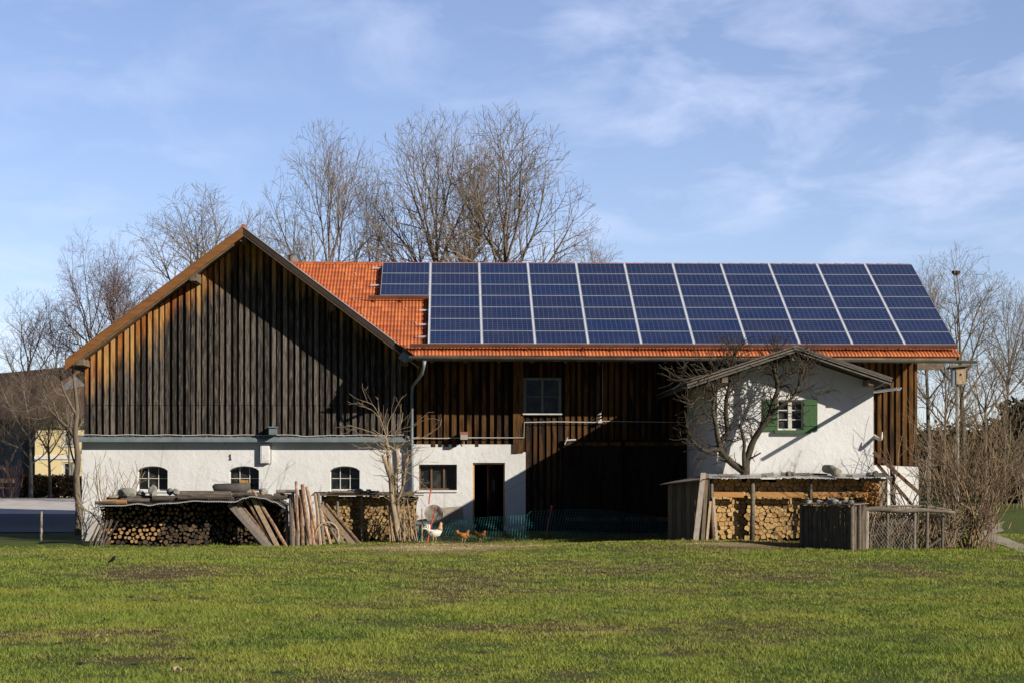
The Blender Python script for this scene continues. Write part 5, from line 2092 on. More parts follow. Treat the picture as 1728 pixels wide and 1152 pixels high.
def front_first(c):
    (a, b), _, _ = c
    px_ = 864 + F * (a * CT - (YF + .5) * ST) / dep(a, YF + .5)
    return 0 if px_ < 1352 or b > PZ(838, 9, YF) else 1


cs_.sort(key=front_first)
for (c, poly, dm) in cs_:
    px_ = 864 + F * (c[0] * CT - (YF + .5) * ST) / dep(c[0], YF + .5)
    if 1246 < px_ < 1260 and c[1] < PZ(838, 9, YF):
        yo = .20
    else:
        yo = 0
    y0 = YF + .5 + RS.uniform(-.04, .04) + yo
    shr = RS.uniform(.86, .95)
    if nlog < 300:
        mb = MB()
        log_mesh(mb, poly, y0, y0 + .33, c, shr, 0.0 if RS.random() > .06 else .6, RS)
        o = mb.build('split_log', [M['split_end'], M['logbark']], None, origin=(c[0], y0, c[1]))
        up = c[1] > PZ(830, 9, YF)
        props(o, 'split log with shaded end in the top rows just under the grey shed roof' if up else 'pale split log with its end showing in the sunny stack before the white annex', 'log',
              'shaded split logs under the shed roof' if up else 'sunlit split logs stacked in the wood store')
        nlog += 1
    else:
        log_mesh(FW, poly, y0, y0 + .33, c, shr, 0.0, RS)
mb = MB()
mb.box(x0, x1, YF + .80, YF + .85, z0, z1)
mb.build('log_backing', M['back'], store)

# things lying on the store roof
zs = lambda y: zR + .02 + .13 * (y - YF) / 2.0
rg = random.Random(3)


def junk_log(px0, px1, py, Y, r, label, name='log', mat='rustic', cat='log', group=None, tilt=0.0, z=None):
    a = P(px0, py, Y)
    b = P(px1, py + tilt, Y)
    if z is not None:
        a = (a[0], a[1], z + r)
        b = (b[0], b[1], z + r)
    mb = MB()
    m_ = ((a[0] + b[0]) / 2, Y + rg.uniform(-.06, .06), (a[2] + b[2]) / 2 + rg.uniform(-.01, .01))
    mb.tube([a, m_, b], [r, r * rg.uniform(.9, 1.05), r * rg.uniform(.8, 1)], 8, jit=.25)
    o = mb.build(name, M[mat], None, origin=m_)
    props(o, label, cat, group)
    return o


junk_log(1285, 1305, 801, 55.8, .05, 'short grey stick lying left on the annex wood store roof', tilt=-2)
junk_log(1318, 1366, 799, 56.3, .055, 'long grey pole piece lying across the annex wood store roof', tilt=1)
junk_log(1366, 1396, 799, 56.5, .03, 'thin stick between the long pole piece and the clay pipe', tilt=1)
junk_log(1328, 1341, 800, 55.9, .09, 'knobbly root stub on the middle of the store roof', tilt=0)
junk_log(1212, 1240, 801, 55.6, .045, 'weathered stick at the left end of the store roof', tilt=2)
mb = MB()
a = P(1394, 790, 56.5)
mb.tube([(a[0], 56.6, a[2]), (a[0] + .1, 56.2, a[2] - .02), (a[0] + .17, 55.85, a[2] - .12)], [.12, .13, .125], 14)
mb.tube([(a[0] + .17, 55.86, a[2] - .12), (a[0] + .185, 55.78, a[2] - .145)], [.15, .15], 14)
o = mb.build('clay_pipe', M['clay'], None, smooth=True, origin=(a[0] + .1, 56.2, a[2] - .1))
props(o, 'short thick clay drain pipe lying on the annex wood store roof', 'pipe')
for i, (px_, py_, r) in enumerate(((1219, 803, .07), (1432, 799, .06), (1437, 797, .05), (1468, 797, .11), (1477, 798, .13), (1488, 797, .10), (1295, 803, .06))):
    lb = ['small stone at the left end of the annex store roof', 'round pebble on the bright sheet right of the clay pipe', 'dark pebble just beside the round pebble right of the clay pipe',
          'left stone of the trio at the right end of the store roof', 'largest stone of the trio at the right end of the store roof', 'outer stone of the trio at the right end of the store roof', 'flat stone next to the short grey stick on the store roof'][i]
    Yq = 55.8
    rock('stone', (PX(px_, Yq), Yq, zs(Yq) + r * .45), (r * 1.3, r, r * .75), M['stone'], 40 + i, lb, 'stone', 'stones on the annex store roof')

# boards leaning at the store's left corner
for i, (p0, y0, p1, y1, w_, m_, lb) in enumerate((
    (1187, 797, 1174, 911, 9, 'plank_grey', 'wide bluish grey board leaning at the left corner of the wood store'),
    (1193, 800, 1186, 911, 6, 'shedboard', 'dark board leaning second from left at the wood store corner'),
    (1199, 845, 1193, 911, 4, 'plank', 'short pale batten leaning at the wood store corner'),
    (1204, 838, 1210, 911, 4, 'plank', 'narrow light batten standing at the left end of the split logs'))):
    mb = MB()
    A, B = Vector(P(p1, y1, YF - .35 + i * .05)), Vector(P(p0, y0, YF + .02 + i * .03))
    d = (B - A)
    w = w_ * .5 / 59.5
    mb.obox((A + B) / 2, Vector((w, 0, 0)), d / 2, d.normalized().cross(Vector((1, 0, 0))) * .015)
    o = mb.build('leaning_board', M[m_], None, origin=A)
    props(o, lb, 'board', 'boards leaning at the wood store corner')

# --- long wood pile on the left
YL = 62.4
px2x = lambda px: PX(px, YL)
x0, x1 = px2x(170), px2x(486)
zb0 = PZ(926, -10, YL)
ztl = lambda x: PZ(853, x, YL) - .02
def edge_py(px):
    pts = [(150, 859), (178, 852), (205, 852), (232, 849), (252, 852), (270, 849), (290, 848), (330, 844), (350, 845), (370, 845), (395, 846), (412, 840), (424, 837), (445, 840), (462, 846), (482, 856)]
    for (a, b), (c, d) in zip(pts[:-1], pts[1:]):
        if a <= px <= c:
            u = (px - a) / (c - a)
            u = u * u * (3 - 2 * u)
            return b + (d - b) * u
    return pts[-1][1]


def pile_top(x):
    px_ = 864 + F * (x * CT - YL * ST) / dep(x, YL)
    return PZ(edge_py(px_), x, 61.42) - .045


cl_ = cells(x0, x1, zb0, 1.5, .150, RS, zt=pile_top)


def vis(c):
    (a, b), _, _ = c
    px_ = 864 + F * (a * CT - YL * ST) / dep(a, YL)
    py_ = HY - F * (b - CH) / dep(a, YL)
    s = 0
    if py_ > 880:
        s -= 2
    if px_ > 400:
        s += 2
    if px_ < 300:
        s -= .5
    return s + RS.random() * .3


cl_.sort(key=vis)
n = 0
for (c, poly, dm) in cl_:
    px_ = 864 + F * (c[0] * CT - YL * ST) / dep(c[0], YL)
    py_ = HY - F * (c[1] - CH) / dep(c[0], YL)
    r = dm * .5 * RS.uniform(.80, .98)
    fresh = px_ < 268 + RS.uniform(-12, 12) and py_ < 913
    top = py_ < 882
    old = RS.uniform(0, .25) if fresh else RS.uniform(.75, 1.0)
    if top and px_ < 330:
        old = RS.uniform(.2, .6)
    split = (not fresh) and RS.random() < .45 and not top
    if split:
        pl = poly
        sh = .88
    else:
        nn_ = 9
        pl = [(c[0] + r * math.cos(6.283 * k / nn_), c[1] + r * math.sin(6.283 * k / nn_)) for k in range(nn_)]
        sh = 1.0
    y0 = YL + RS.uniform(-.07, .05)
    if n < 300:
        mb = MB()
        log_mesh(mb, pl, y0, y0 + .45, c, sh, old, RS)
        o = mb.build('round_log', [M['round_end'], M['logbark']], None, origin=(c[0], y0, c[1]))
        if top:
            props(o, 'round log in the shaded upper rows under the wavy roof of the long pile', 'log', 'shaded logs in the upper rows of the long pile')
        elif fresh:
            props(o, 'orange-ended round log in the sunny lower left part of the long pile', 'log', 'orange round logs in the long pile')
        else:
            props(o, 'dark weathered log in the lower rows of the long pile', 'log', 'dark old logs in the long pile')
        n += 1
    else:
        log_mesh(FW2, pl, y0, y0 + .45, c, sh, old, RS)
pile = thing('wood_pile_roof', 'wavy corrugated sheet roof over the long left wood pile', 'roof cover', ((x0 + x1) / 2, YL, zb0))
mb = MB()
nb__ = 60
for i in range(nb__):
    a, b = x0 + .05 + (x1 - x0 - .1) * i / nb__, x0 + .05 + (x1 - x0 - .1) * (i + 1) / nb__
    mb.prism([(a, zb0), (b, zb0), (b, pile_top(b) + .065), (a, pile_top(a) + .065)], YL + .43, YL + .50)
mb.build('back_board', M['back'], pile)


YE = 61.42
for (pa, pb, k) in ((152, 236, 0), (228, 290, 1), (284, 392, 0), (386, 482, 1)):
    mb = MB()
    Xa, Xb = PX(pa, YE), PX(pb, YE)
    n_ = int((Xb - Xa) / .076 * 8)
    m_ = n_ + 1
    v = []
    for y, dz in ((YE + .02 * k, 0), (YE + .9, .05), (63.2, .12)):
        for j in range(m_):
            x = Xa + (Xb - Xa) * j / n_
            pxx = pa + (pb - pa) * j / n_
            v.append((x, y, PZ(edge_py(pxx), x, YE) + dz + .011 * math.sin(2 * math.pi * x / .076) + .006 * k))
    v2 = [(a, b, c - .016) for a, b, c in v]
    fs = [(r * m_ + j, r * m_ + j + 1, (r + 1) * m_ + j + 1, (r + 1) * m_ + j) for r in range(2) for j in range(n_)]
    o2 = len(v)
    fs += [tuple(reversed([q + o2 for q in f])) for f in fs]
    fs += [(j, j + o2, j + 1 + o2, j + 1) for j in range(n_)]
    mb.add(v + v2, fs)
    mb.m[-n_:] = [1] * n_  # front edge faces get bright metal, a painted sunlit edge
    mb.build('roof_sheet', [M['sheetrust'], M['alu']], pile)
# weights and junk on the long pile
zt_ = lambda px, Y: PZ(edge_py(px), PX(px, YE), YE) + .02 + .05 * (Y - YE)
JL = [
    (172, 214, 61.75, .075, 'plank_new', 'short orange-brown log lying at the left end of the long pile roof'),
    (204, 268, 61.8, .07, 'darklog', 'dark mossy pole lying beside the orange log on the pile roof'),
    (180, 236, 62.2, .10, 'darklog', 'thick weathered log behind the orange log on the pile roof'),
    (258, 332, 61.75, .095, 'darklog', 'long thick weathered log in the middle of the pile roof'),
    (322, 392, 61.7, .10, 'darklog', 'long dark log on the right half of the pile roof'),
    (300, 390, 62.15, .13, 'darklog', 'thickest grey log lying at the back of the pile roof'),
    (228, 300, 62.2, .11, 'darklog', 'mossy log between two longer ones on the pile roof'),
    (160, 196, 61.65, .05, 'darklog', 'thin ragged stick jutting out at the left end of the pile roof'),
    (300, 352, 61.6, .055, 'darklog', 'slim dark pole at the very front edge of the pile roof'),
    (392, 430, 61.75, .075, 'darklog', 'dark log stub before the hollow log'),
    (430, 484, 61.9, .07, 'darklog', 'dark sloping log behind the left leaning boards'),
]
for (pa, pb, Y, r, m_, lb) in JL:
    junk_log(pa, pb, 0, Y, r, lb, mat=m_, z=zt_((pa + pb) / 2, Y) + .0, cat='log', group='logs weighing down the long pile roof')
for (pa, pb, Y, py, r, lb, tilt) in ((424, 470, 62.2, 836, .12, 'thick grey log sloping down right of the trough', 9), (396, 426, 61.9, 838, .09, 'short stub with dark end before the trough', -1), (462, 496, 62.3, 836, .08, 'reddish flat log end beside the leaning poles', 1)):
    junk_log(pa, pb, py, Y, r, lb, tilt=tilt, cat='log')
RK = [(214, 831, .30, .2, 'lime', 'large pale boulder resting on the left of the long pile roof'), (238, 833, .16, .13, 'stone', 'grey boulder right of the large pale boulder'), (258, 828, .15, .2, 'lime', 'upright pale block in front of the first arched window'),
      (287, 829, .10, .11, 'stone', 'small dark stone, left of the pair near the pile middle'), (297, 829, .12, .12, 'stone', 'speckled stone, right of the pair near the pile middle'),
      (445, 829, .14, .12, 'clay', 'brown stone on the log right of the trough'), (190, 838, .10, .06, 'lime', 'small whitish stone near the left end of the pile roof'), (171, 853, .11, .07, 'stone', 'small flat stone at the very left edge of the pile roof'),
      (405, 843, .13, .12, 'stone', 'stone pressed on the sheet edge under the trough')]
for i, (px_, py_, rx, rz, m_, lb) in enumerate(RK):
    Y = 62.0 + .3 * (i % 2)
    rock('stone', P(px_, py_, Y), (rx, .15, rz), M[m_], 60 + i, lb, 'stone', 'stones on the long pile roof')
for i in range(9):
    A = Vector(P(150 + i * 3.2, 922, 61.9 + .05 * (i % 3)))
    B = Vector(P(168 + i * 2.4 + 6 * (i % 3), 878 - 5 * (i % 4), 62.1))
    mb = MB()
    mb.tube([A, (A + B) / 2 + Vector((.03 * (i % 2), 0, .02)), B], [.03, .028, .02], 6, jit=.2)
    o = mb.build('stick', M['darklog'], None, origin=A)
    props(o, 'dark rough stick leaning against the left end of the long wood pile', 'stick', 'sticks at the left end of the long pile')
# old round trough on top
a = P(360, 823, 62.3)
b = P(422, 822, 62.3)
tr = MB()
tr.tube([(a[0], 62.3, a[2] - .02), (a[0] + .05, 62.3, a[2]), ((a[0] + b[0]) / 2, 62.3, a[2]), (b[0], 62.3, b[2])], [.10, .145, .155, .15], 12, jit=.1)
o = tr.build('hollow_log', M['rubber'], None, smooth=True, origin=((a[0] + b[0]) / 2, 62.3, a[2] - .15))
props(o, 'fat dark hollow log lying on the pile below the middle arched window', 'log')

# --- middle stack
YM = 62.9
mx0, mx1 = PX(545, YM), PX(702, YM)
mz0, mz1 = PZ(911, -3, YM), PZ(837, -3, YM)
for (c, poly, dm) in cells(mx0, mx1, mz0, mz1, .125, RS):
    px_ = 864 + F * (c[0] * CT - YM * ST) / dep(c[0], YM)
    gap = 594 < px_ < 606
    y0 = YM + RS.uniform(-.05, .05) + (.2 if gap else 0)
    log_mesh(FW, poly, y0, y0 + .35, c, RS.uniform(.82, .94), RS.uniform(.1, .65), RS)
mid = thing('middle_wood_stack_roof', 'low board roof over the smaller wood stack left of the downpipe', 'roof cover', ((mx0 + mx1) / 2, YM, mz0))
for i in range(4):
    mb = MB()
    mb.box(mx0 - .35 + .01 * i, mx1 + .25 - .3 * (i % 2), YM - .45 + i * .32, YM - .16 + i * .32, mz1 + .03 + .03 * i, mz1 + .06 + .03 * i)
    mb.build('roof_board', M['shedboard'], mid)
mb = MB()
mb.box(mx0, mx1, YM + .36, YM + .4, mz0 - .1, mz1)
mb.build('back_board', M['back'], mid)
for pxp in (611, 545, 570):
    mb = MB()
    mb.tube([P(pxp, 912, YM - .18), (PX(pxp, YM), YM - .18, mz1 + .03)], .045, 7, jit=.15)
    mb.build('post', M['rustic'], mid)
o = FW.build('firewood', [M['split_end'], M['logbark']], None)
props(o, 'split firewood packed in the smaller stack left of the downpipe', 'firewood', kind='stuff')
if FW2.v:
    o = FW2.build('pile_logs', [M['round_end'], M['logbark']], None)
    props(o, 'shaded weathered firewood filling the right end of the long pile', 'firewood', kind='stuff')
for i, (pa, pb, Y, r, lb) in enumerate(((560, 640, 62.7, .05, 'grey pole lying on the front of the middle stack roof'), (466, 500, 62.6, .06, 'brown log lying left of the leaning poles'))):
    junk_log(pa, pb, 0, Y, r, lb, z=mz1 + .10)
for i, (px_, r, lb) in enumerate(((605, .13, 'mossy stone on the middle stack below the third arched window'), (590, .09, 'flat pale stone left of the mossy stone on the middle stack'), (622, .12, 'dark stone beside the pollarded tree on the middle stack'))):
    rock('stone', (PX(px_, 62.8), 62.8, mz1 + .16), (r * 1.3, r, r * .7), M['stone'], 90 + i, lb, 'stone', 'stones on the middle stack')

# --- leaning poles, boards and the hoop
YP = 61.0
LEAN = [
    (386, 850, 452, 924, 7, 'b', 'plank_grey', 'whitish edged wide board, leftmost of the leaning timbers'),
    (399, 851, 458, 924, 8, 'b', 'plank_grey', 'grey board leaning second from left'),
    (407, 850, 462, 922, 4, 'p', 'pole', 'reddish thin pole leaning among the left boards'),
    (420, 827, 471, 926, 7, 'b', 'plank', 'tall brown board leaning steeply in the left group'),
    (427, 827, 485, 925, 5, 'p', 'pole', 'knotty pole, rightmost of the left leaning group'),
    (484, 852, 485, 922, 4, 'p', 'rustic', 'thin dark stake standing left of the upright poles'),
    (491, 838, 493, 924, 7, 'p', 'rustic', 'dark thick upright pole at the left of the upright group'),
    (499, 812, 505, 905, 4, 'p', 'pole', 'tallest upright pole with a pale top'),
    (497, 866, 507, 926, 5, 'p', 'pole', 'short reddish pole in front of the tallest one'),
    (507, 826, 511, 912, 5, 'p', 'pole', 'straight pale pole right of the tallest one'),
    (510, 817, 524, 900, 6, 'p', 'pole', 'second tallest pole, red-brown, leaning slightly left'),
    (518, 821, 539, 926, 6, 'p', 'pole', 'long pole leaning left in the middle of the upright group'),
    (527, 892, 535, 927, 7, 'p', 'pole', 'short thick stub pole at the foot of the upright group'),
    (532, 833, 542, 926, 5, 'p', 'plank', 'smooth pale pole right of the middle of the group'),
    (537, 832, 548, 926, 5, 'p', 'rustic', 'grey pole, rightmost of the upright group'),
    (542, 852, 602, 925, 8, 'b', 'plank', 'broad reddish board leaning to the right of the hoop'),
    (556, 858, 607, 924, 5, 'b', 'plank_grey', 'grey board on the outer side of the broad reddish board'),
    (536, 846, 560, 925, 5, 'p', 'pole', 'slender brown pole crossing the hoop'),
    (540, 858, 576, 925, 4, 'p', 'rustic', 'slender grey pole splayed to the right behind the hoop'),
    (550, 850, 612, 922, 4, 'p', 'pole', 'outermost slender pole splayed to the right'),
    (392, 848, 444, 925, 5, 'p', 'rustic', 'grey pole lying over the whitish edged board'),
    (501, 835, 503, 926, 6, 'p', 'rustic', 'dark pole hidden between the reddish and the tallest poles'),
    (494, 830, 498, 925, 5, 'p', 'pole', 'knobbly brown pole just left of the tallest one'),
    (503, 840, 515, 926, 5, 'p', 'pole', 'warm brown pole crossing behind the pale straight one'),
    (513, 846, 520, 925, 4, 'p', 'rustic', 'greyish pole in the dark gap in the middle of the upright group'),
    (523, 836, 530, 925, 5, 'p', 'pole', 'red-brown pole behind the short thick stub'),
    (413, 838, 466, 925, 5, 'p', 'pole', 'warm brown pole between the boards of the left leaning group'),
    (546, 866, 588, 925, 3, 'b', 'plank_grey', 'thin white-grey lath leaning under the broad reddish board'),
]
for i, (tx, ty, bx_, by, w_, kd, m_, lb) in enumerate(LEAN):
    yb_ = YP + (i % 3) * .08
    yt_ = YP + .95
    A, B = Vector(P(bx_, by, yb_)), Vector(P(tx, ty, yt_))
    A.z = min(A.z, G(A.x, A.y) + .02)
    d = B - A
    mb = MB()
    r = (w_ + (1.2 if kd == 'p' else .5)) * .5 / 54
    if kd == 'b':
        side = d.normalized().cross(Vector((0, 1, 0))).normalized()
        mb.obox((A + B) / 2, side * r, d / 2, d.normalized().cross(side) * .017)
        o = mb.build('leaning_board', M[m_], None, origin=A)
        props(o, lb, 'board', 'timbers leaning on the wood piles')
    else:
        pts_ = [A + d * (k / 5) + Vector((RS.uniform(-.012, .012), 0, 0)) for k in range(6)]
        mb.tube(pts_, [r * 1.05, r, r * .98, r * .93, r * .9, r * .85], 8, jit=.15)
        o = mb.build('leaning_pole', M[m_], None, origin=A)
        props(o, lb, 'pole', 'timbers leaning on the wood piles')
mb = MB()
hc = Vector(P(552, 903, 61.25))
hp = [hc + Vector((math.cos(a) * .36, .10 * math.sin(a) + .05, math.sin(a) * .42)) for a in np.linspace(0, 2 * math.pi, 29)]
mb.tube(hp, .028, 6, cap=False)
o = mb.build('hoop', M['plank'], None, origin=(hc.x, hc.y, hc.z - .4), smooth=True)
props(o, 'pale round hoop standing between the upright poles and the broad board', 'hoop')
# bundle of sticks around the foot of the pollard
rg = random.Random(17)
for i in range(16):
    bx_ = 652 + i * 3.4 + rg.uniform(-3, 3)
    tx = bx_ + rg.uniform(-16, 8)
    A, B = Vector(P(bx_ + 6, 913, 61.6 + rg.uniform(-.1, .1))), Vector(P(tx, rg.uniform(838, 872), 62.3))
    mb = MB()
    m_ = (A + B) / 2 + Vector((rg.uniform(-.03, .03), 0, 0))
    mb.tube([A, m_, B], [.022, .02, .013], 6)
    o = mb.build('stick', M['twig_pale'] if i % 3 else M['pole'], None, origin=A)
    props(o, 'thin pale stick leaning with the others around the foot of the pollarded tree', 'stick', 'sticks around the pollarded tree')

# ================================================================== YARD: grindstone, slab, net, birds
a = P(732, 866, 63.6)
gs = MB()
gs.tube([(a[0], 63.45, a[2]), (a[0], 63.60, a[2])], [.30, .30], 22, jit=.04)
gs.tube([(a[0], 63.44, a[2]), (a[0], 63.47, a[2])], [.05, .05], 10)
o = gs.build('grindstone', M['grind'], None, origin=(a[0], 63.5, a[2] - .3))
props(o, 'round grey grindstone leaning below the brown framed window', 'grindstone')
mb = MB()
q = [P(742, 856, 64.3), P(781, 853, 64.4), P(783, 880, 64.2), P(742, 884, 64.1)]
mb.add([Vector(p) for p in q] + [Vector(p) + Vector((0, .12, 0)) for p in q], [(0, 3, 2, 1), (4, 5, 6, 7), (0, 1, 5, 4), (1, 2, 6, 5), (2, 3, 7, 6), (3, 0, 4, 7)])
o = mb.build('stone_slab', M['clay'], None, origin=q[3])
props(o, 'brownish stone slab leaning on the white wall beside the door opening', 'slab')
mb = MB()
zq = PZ(879, -1, 63.2)
mb.box(PX(700, 63.2), PX(737, 63.2), 63.0, 63.35, zq - .09, zq)
for xq in (PX(703, 63.2), PX(730, 63.2)):
    mb.box(xq, xq + .08, 63.05, 63.3, zq - .6, zq - .09)
o = mb.build('stone_bench', M['lime'], None, origin=(PX(718, 63.2), 63.2, zq - .4))
props(o, 'low pale bench slab between the stick bundle and the grindstone', 'bench')

net = thing('poultry_net', 'teal poultry netting sagging between orange posts before the dark barn door', 'net', (PX(900, 61.9), 61.9, G(PX(900, 61.9), 61.9)))
rg = random.Random(9)
S = Segs()


def net_line(px):
    y = 61.8 + .35 * math.sin(px / 90.0) + (0 if px < 900 else (px - 900) * .004)
    if px < 890:
        tp = 880 - 12 * max(0, (px - 700) / 190) ** .8
    else:
        tp = 862 - 3 * math.sin((px - 890) / 60) + max(0, (px - 1010)) * .09
    return PX(px, y), y, tp


pxs = list(np.arange(704, 1128, 4.6))
cols = []
for px_ in pxs:
    X, y, tp = net_line(px_)
    zt = PZ(tp, X, y)
    zb = G(X, y) + .0
    cols.append([(X + (k / 10 - .5) * .28 * (.6 + .4 * math.sin(px_ / 37)), y + .05 * math.sin(px_ / 13 + k), zb + (zt - zb) * k / 10) for k in range(11)])
for c in cols:
    for k in range(10):
        S.a.append((*c[k], *c[k + 1], .0085, .0085, rg.random()))
for c, d in zip(cols[:-1], cols[1:]):
    for k in range(0, 11):
        r = .005 if k in (0, 10) else .0024
        S.a.append((*c[k], *d[k], r, r, rg.random()))
S.mesh('netting', M['net'], net, 3)
for (bx_, by, tx, ty, yb) in ((720, 919, 735, 858, 61.6), (921, 913, 931, 855, 61.75), (724, 850, 727, 828, 64.6)):
    A, B = Vector(P(bx_, by, yb)), Vector(P(tx, ty, yb + (.1 if yb < 64 else 0)))
    mb = MB()
    mb.tube([A, (A + B) / 2 + Vector((-.02, 0, 0)), B], [.022, .022, .02], 8)
    mb.tube([B, B + (B - A).normalized() * .06], [.035, .03], 8)
    mb.build('net_post', M['redpost'], net)


def body_mesh(mb, secs, n=12, wd=0.0):
    """secs: list of (centre, half-width y, half-height, tilt direction) lofted rings"""
    vs = []
    C = [Vector(s[0]) for s in secs]
    for i, s in enumerate(secs):
        t = (C[min(i + 1, len(C) - 1)] - C[max(i - 1, 0)]).normalized()
        side = Vector((0, 1, 0))
        up = side.cross(t) * -1
        for j in range(n):
            a = 6.28318 * j / n
            vs.append(C[i] + side * math.cos(a) * s[1] + up * math.sin(a) * s[2])
    fs = []
    for i in range(len(secs) - 1):
        for j in range(n):
            a, b = i * n + j, i * n + (j + 1) % n
            fs.append((a, b, b + n, a + n))
    fs.append(tuple(range(n - 1, -1, -1)))
    fs.append(tuple(range(len(vs) - n, len(vs))))
    mb.add(vs, fs, wd=wd)


def chicken(name, label, px, py, Y, face, s, bodym, neckm, rooster=False, legs=True, cat='chicken', group='chickens by the netting', yaw=0.0):
    X, Y, Z = P(px, py, Y)
    Z = G(X, Y)
    t = thing(name, label, cat, (0, 0, 0), group)

    def q(x, y, z):
        return (x * s * face, y * s, z * s)
    mb = MB()
    if rooster:
        secs = [(q(-.20, 0, .40), .02, .03), (q(-.17, 0, .36), .06, .08), (q(-.10, 0, .31), .095, .115), (q(0, 0, .29), .11, .12), (q(.10, 0, .32), .095, .12), (q(.16, 0, .40), .065, .09), (q(.18, 0, .48), .045, .06), (q(.19, 0, .55), .035, .042), (q(.205, 0, .60), .035, .04), (q(.23, 0, .61), .02, .022)]
    else:
        secs = [(q(-.19, 0, .36), .015, .03), (q(-.15, 0, .32), .05, .06), (q(-.08, 0, .27), .09, .095), (q(.01, 0, .245), .10, .105), (q(.09, 0, .265), .08, .10), (q(.13, 0, .33), .045, .06), (q(.145, 0, .38), .032, .038), (q(.165, 0, .42), .032, .036), (q(.19, 0, .425), .018, .02)]
    secs = [(c, w * s, h * s) for c, w, h in secs]
    body_mesh(mb, secs)
    mb.build('body', M[bodym], t, smooth=True)
    hd = Vector(secs[-2][0])
    nk = MB()
    k0 = len(secs) - 5
    body_mesh(nk, [(c, w * 1.10, h * 1.10) for c, w, h in secs[k0:-1]])
    nk.build('neck_plumage', M[neckm], t, smooth=True)
    # tail
    if rooster:
        for k in range(8):
            a = .5 + k * .17
            L = .22 * s * (1 if k > 2 else .8)
            b0 = Vector(q(-.17, (k % 3 - 1) * .02, .38))
            p1 = b0 + Vector((-face * math.cos(a) * L * .6, 0, math.sin(a) * L * .8))
            p2 = p1 + Vector((-face * .10 * s, (k % 3 - 1) * .02, -.01 * s * k if k < 4 else .03 * s))
            tb = MB()
            tb.tube([b0, p1, p2], [.034 * s, .036 * s, .008 * s], 6)
            tb.build('tail_feather', M['white_feather'], t)
    else:
        for k in range(5):
            a = .7 + k * .14
            b0 = Vector(q(-.15, (k - 2) * .012, .33))
            p1 = b0 + Vector((-face * math.cos(a) * .13 * s, 0, math.sin(a) * .13 * s))
            tb = MB()
            tb.tube([b0, p1], [.028 * s, .012 * s], 5)
            tb.build('tail_feather', M[bodym], t)
    for side in (-1, 1):
        wg = MB()
        body_mesh(wg, [(q(-.14, side * .07, .31 + (.03 if rooster else 0)), .01 * s, .03 * s), (q(-.05, side * .095, .28 + (.03 if rooster else 0)), .018 * s, .065 * s), (q(.05, side * .09, .28 + (.03 if rooster else 0)), .016 * s, .06 * s), (q(.09, side * .075, .29 + (.03 if rooster else 0)), .008 * s, .03 * s)], 8)
        wg.build('wing', M[bodym], t, smooth=True)
        lg = MB()
        hx = .0 + side * .045
        top = .20 if rooster else .16
        lg.tube([q(hx, side * .04, top), q(hx + .01, side * .045, .10), q(hx - .01, side * .045, .012)], [.028 * s, .011 * s, .009 * s], 6)
        for tx in (-.03, .0, .03):
            lg.tube([q(hx - .01, side * .045, .012), q(hx + .045, side * .045 + tx, .006)], [.007 * s, .004 * s], 5)
        lg.tube([q(hx - .01, side * .045, .012), q(hx - .035, side * .045, .006)], [.007 * s, .004 * s], 5)
        lg.build('leg', M['leg_yellow'], t)
    cb = MB()
    hz = hd.z
    hx = hd.x
    pl = [(-.03, .02), (.03, .015), (.035, .05), (.02, .035), (.01, .065), (-.005, .04), (-.02, .06), (-.03, .035)]
    f_ = s * (1.0 if rooster else .6)
    pts_ = [(hx + face * a * f_, hz + .01 * s + b * f_) for a, b in pl]
    if face < 0:
        pts_ = pts_[::-1]
    cb.prism(pts_, -.006 * s, .006 * s)
    cb.prism([(hx + face * .03 * s, hz - .015 * s), (hx + face * .012 * s, hz - .055 * s), (hx + face * .035 * s, hz - .05 * s)], -.008 * s, .008 * s)
    cb.build('comb', M['comb'], t)
    bk = MB()
    bk.tube([(hx + face * .03 * s, 0, hz), (hx + face * .065 * s, 0, hz - .008 * s)], [.012 * s, .002 * s], 6)
    bk.build('beak', M['leg_yellow'], t)
    for side in (-1, 1):
        ey = MB()
        ey.tube([(hx + face * .008 * s, side * .030 * s, hz + .008 * s), (hx + face * .008 * s, side * .038 * s, hz + .008 * s)], [.006 * s, .005 * s], 6)
        ey.build('eye', M['black'], t)
    t.location = (X, Y, Z)
    t.rotation_euler = (0, 0, yaw)
    return t


chicken('rooster', 'white rooster with arched tail beside the orange net post', 733, 918, 60.9, 1, 1.02, 'white_feather', 'buff_feather', rooster=True, yaw=.1)
chicken('hen', 'ginger hen walking right in front of the netting', 782, 917, 61.0, 1, .92, 'brown_feather', 'brown_feather', yaw=-.05)
chicken('hen', 'darker brown hen half lost in the shade before the netting', 811, 912, 61.4, 1, .85, 'dark_feather', 'brown_feather', yaw=.3)
# blackbird in the meadow
Yb = CH * F / (952 - HY)
X = PX(190, Yb)
zb_ = G(X, Yb)
bb = thing('blackbird', 'small black bird standing upright on the meadow below the long pile', 'bird', (0, 0, 0))
mb = MB()
body_mesh(mb, [((-.10, 0, .06), .006, .01), ((-.05, 0, .085), .02, .022), ((.0, 0, .12), .035, .038), ((.035, 0, .165), .028, .032), ((.05, 0, .19), .022, .024), ((.065, 0, .20), .010, .01)], 8)
mb.build('body', M['black_feather'], bb, smooth=True)
for sd in (-1, 1):
    mb = MB()
    mb.tube([(.0, sd * .012, .09), (.005, sd * .014, .0)], .004, 5)
    mb.build('leg', M['black_feather'], bb)
mb = MB()
mb.tube([(.07, 0, .20), (.10, 0, .198)], [.006, .001], 5)
mb.build('beak', M['leg_yellow'], bb)
bb.location = (X, Yb, zb_)

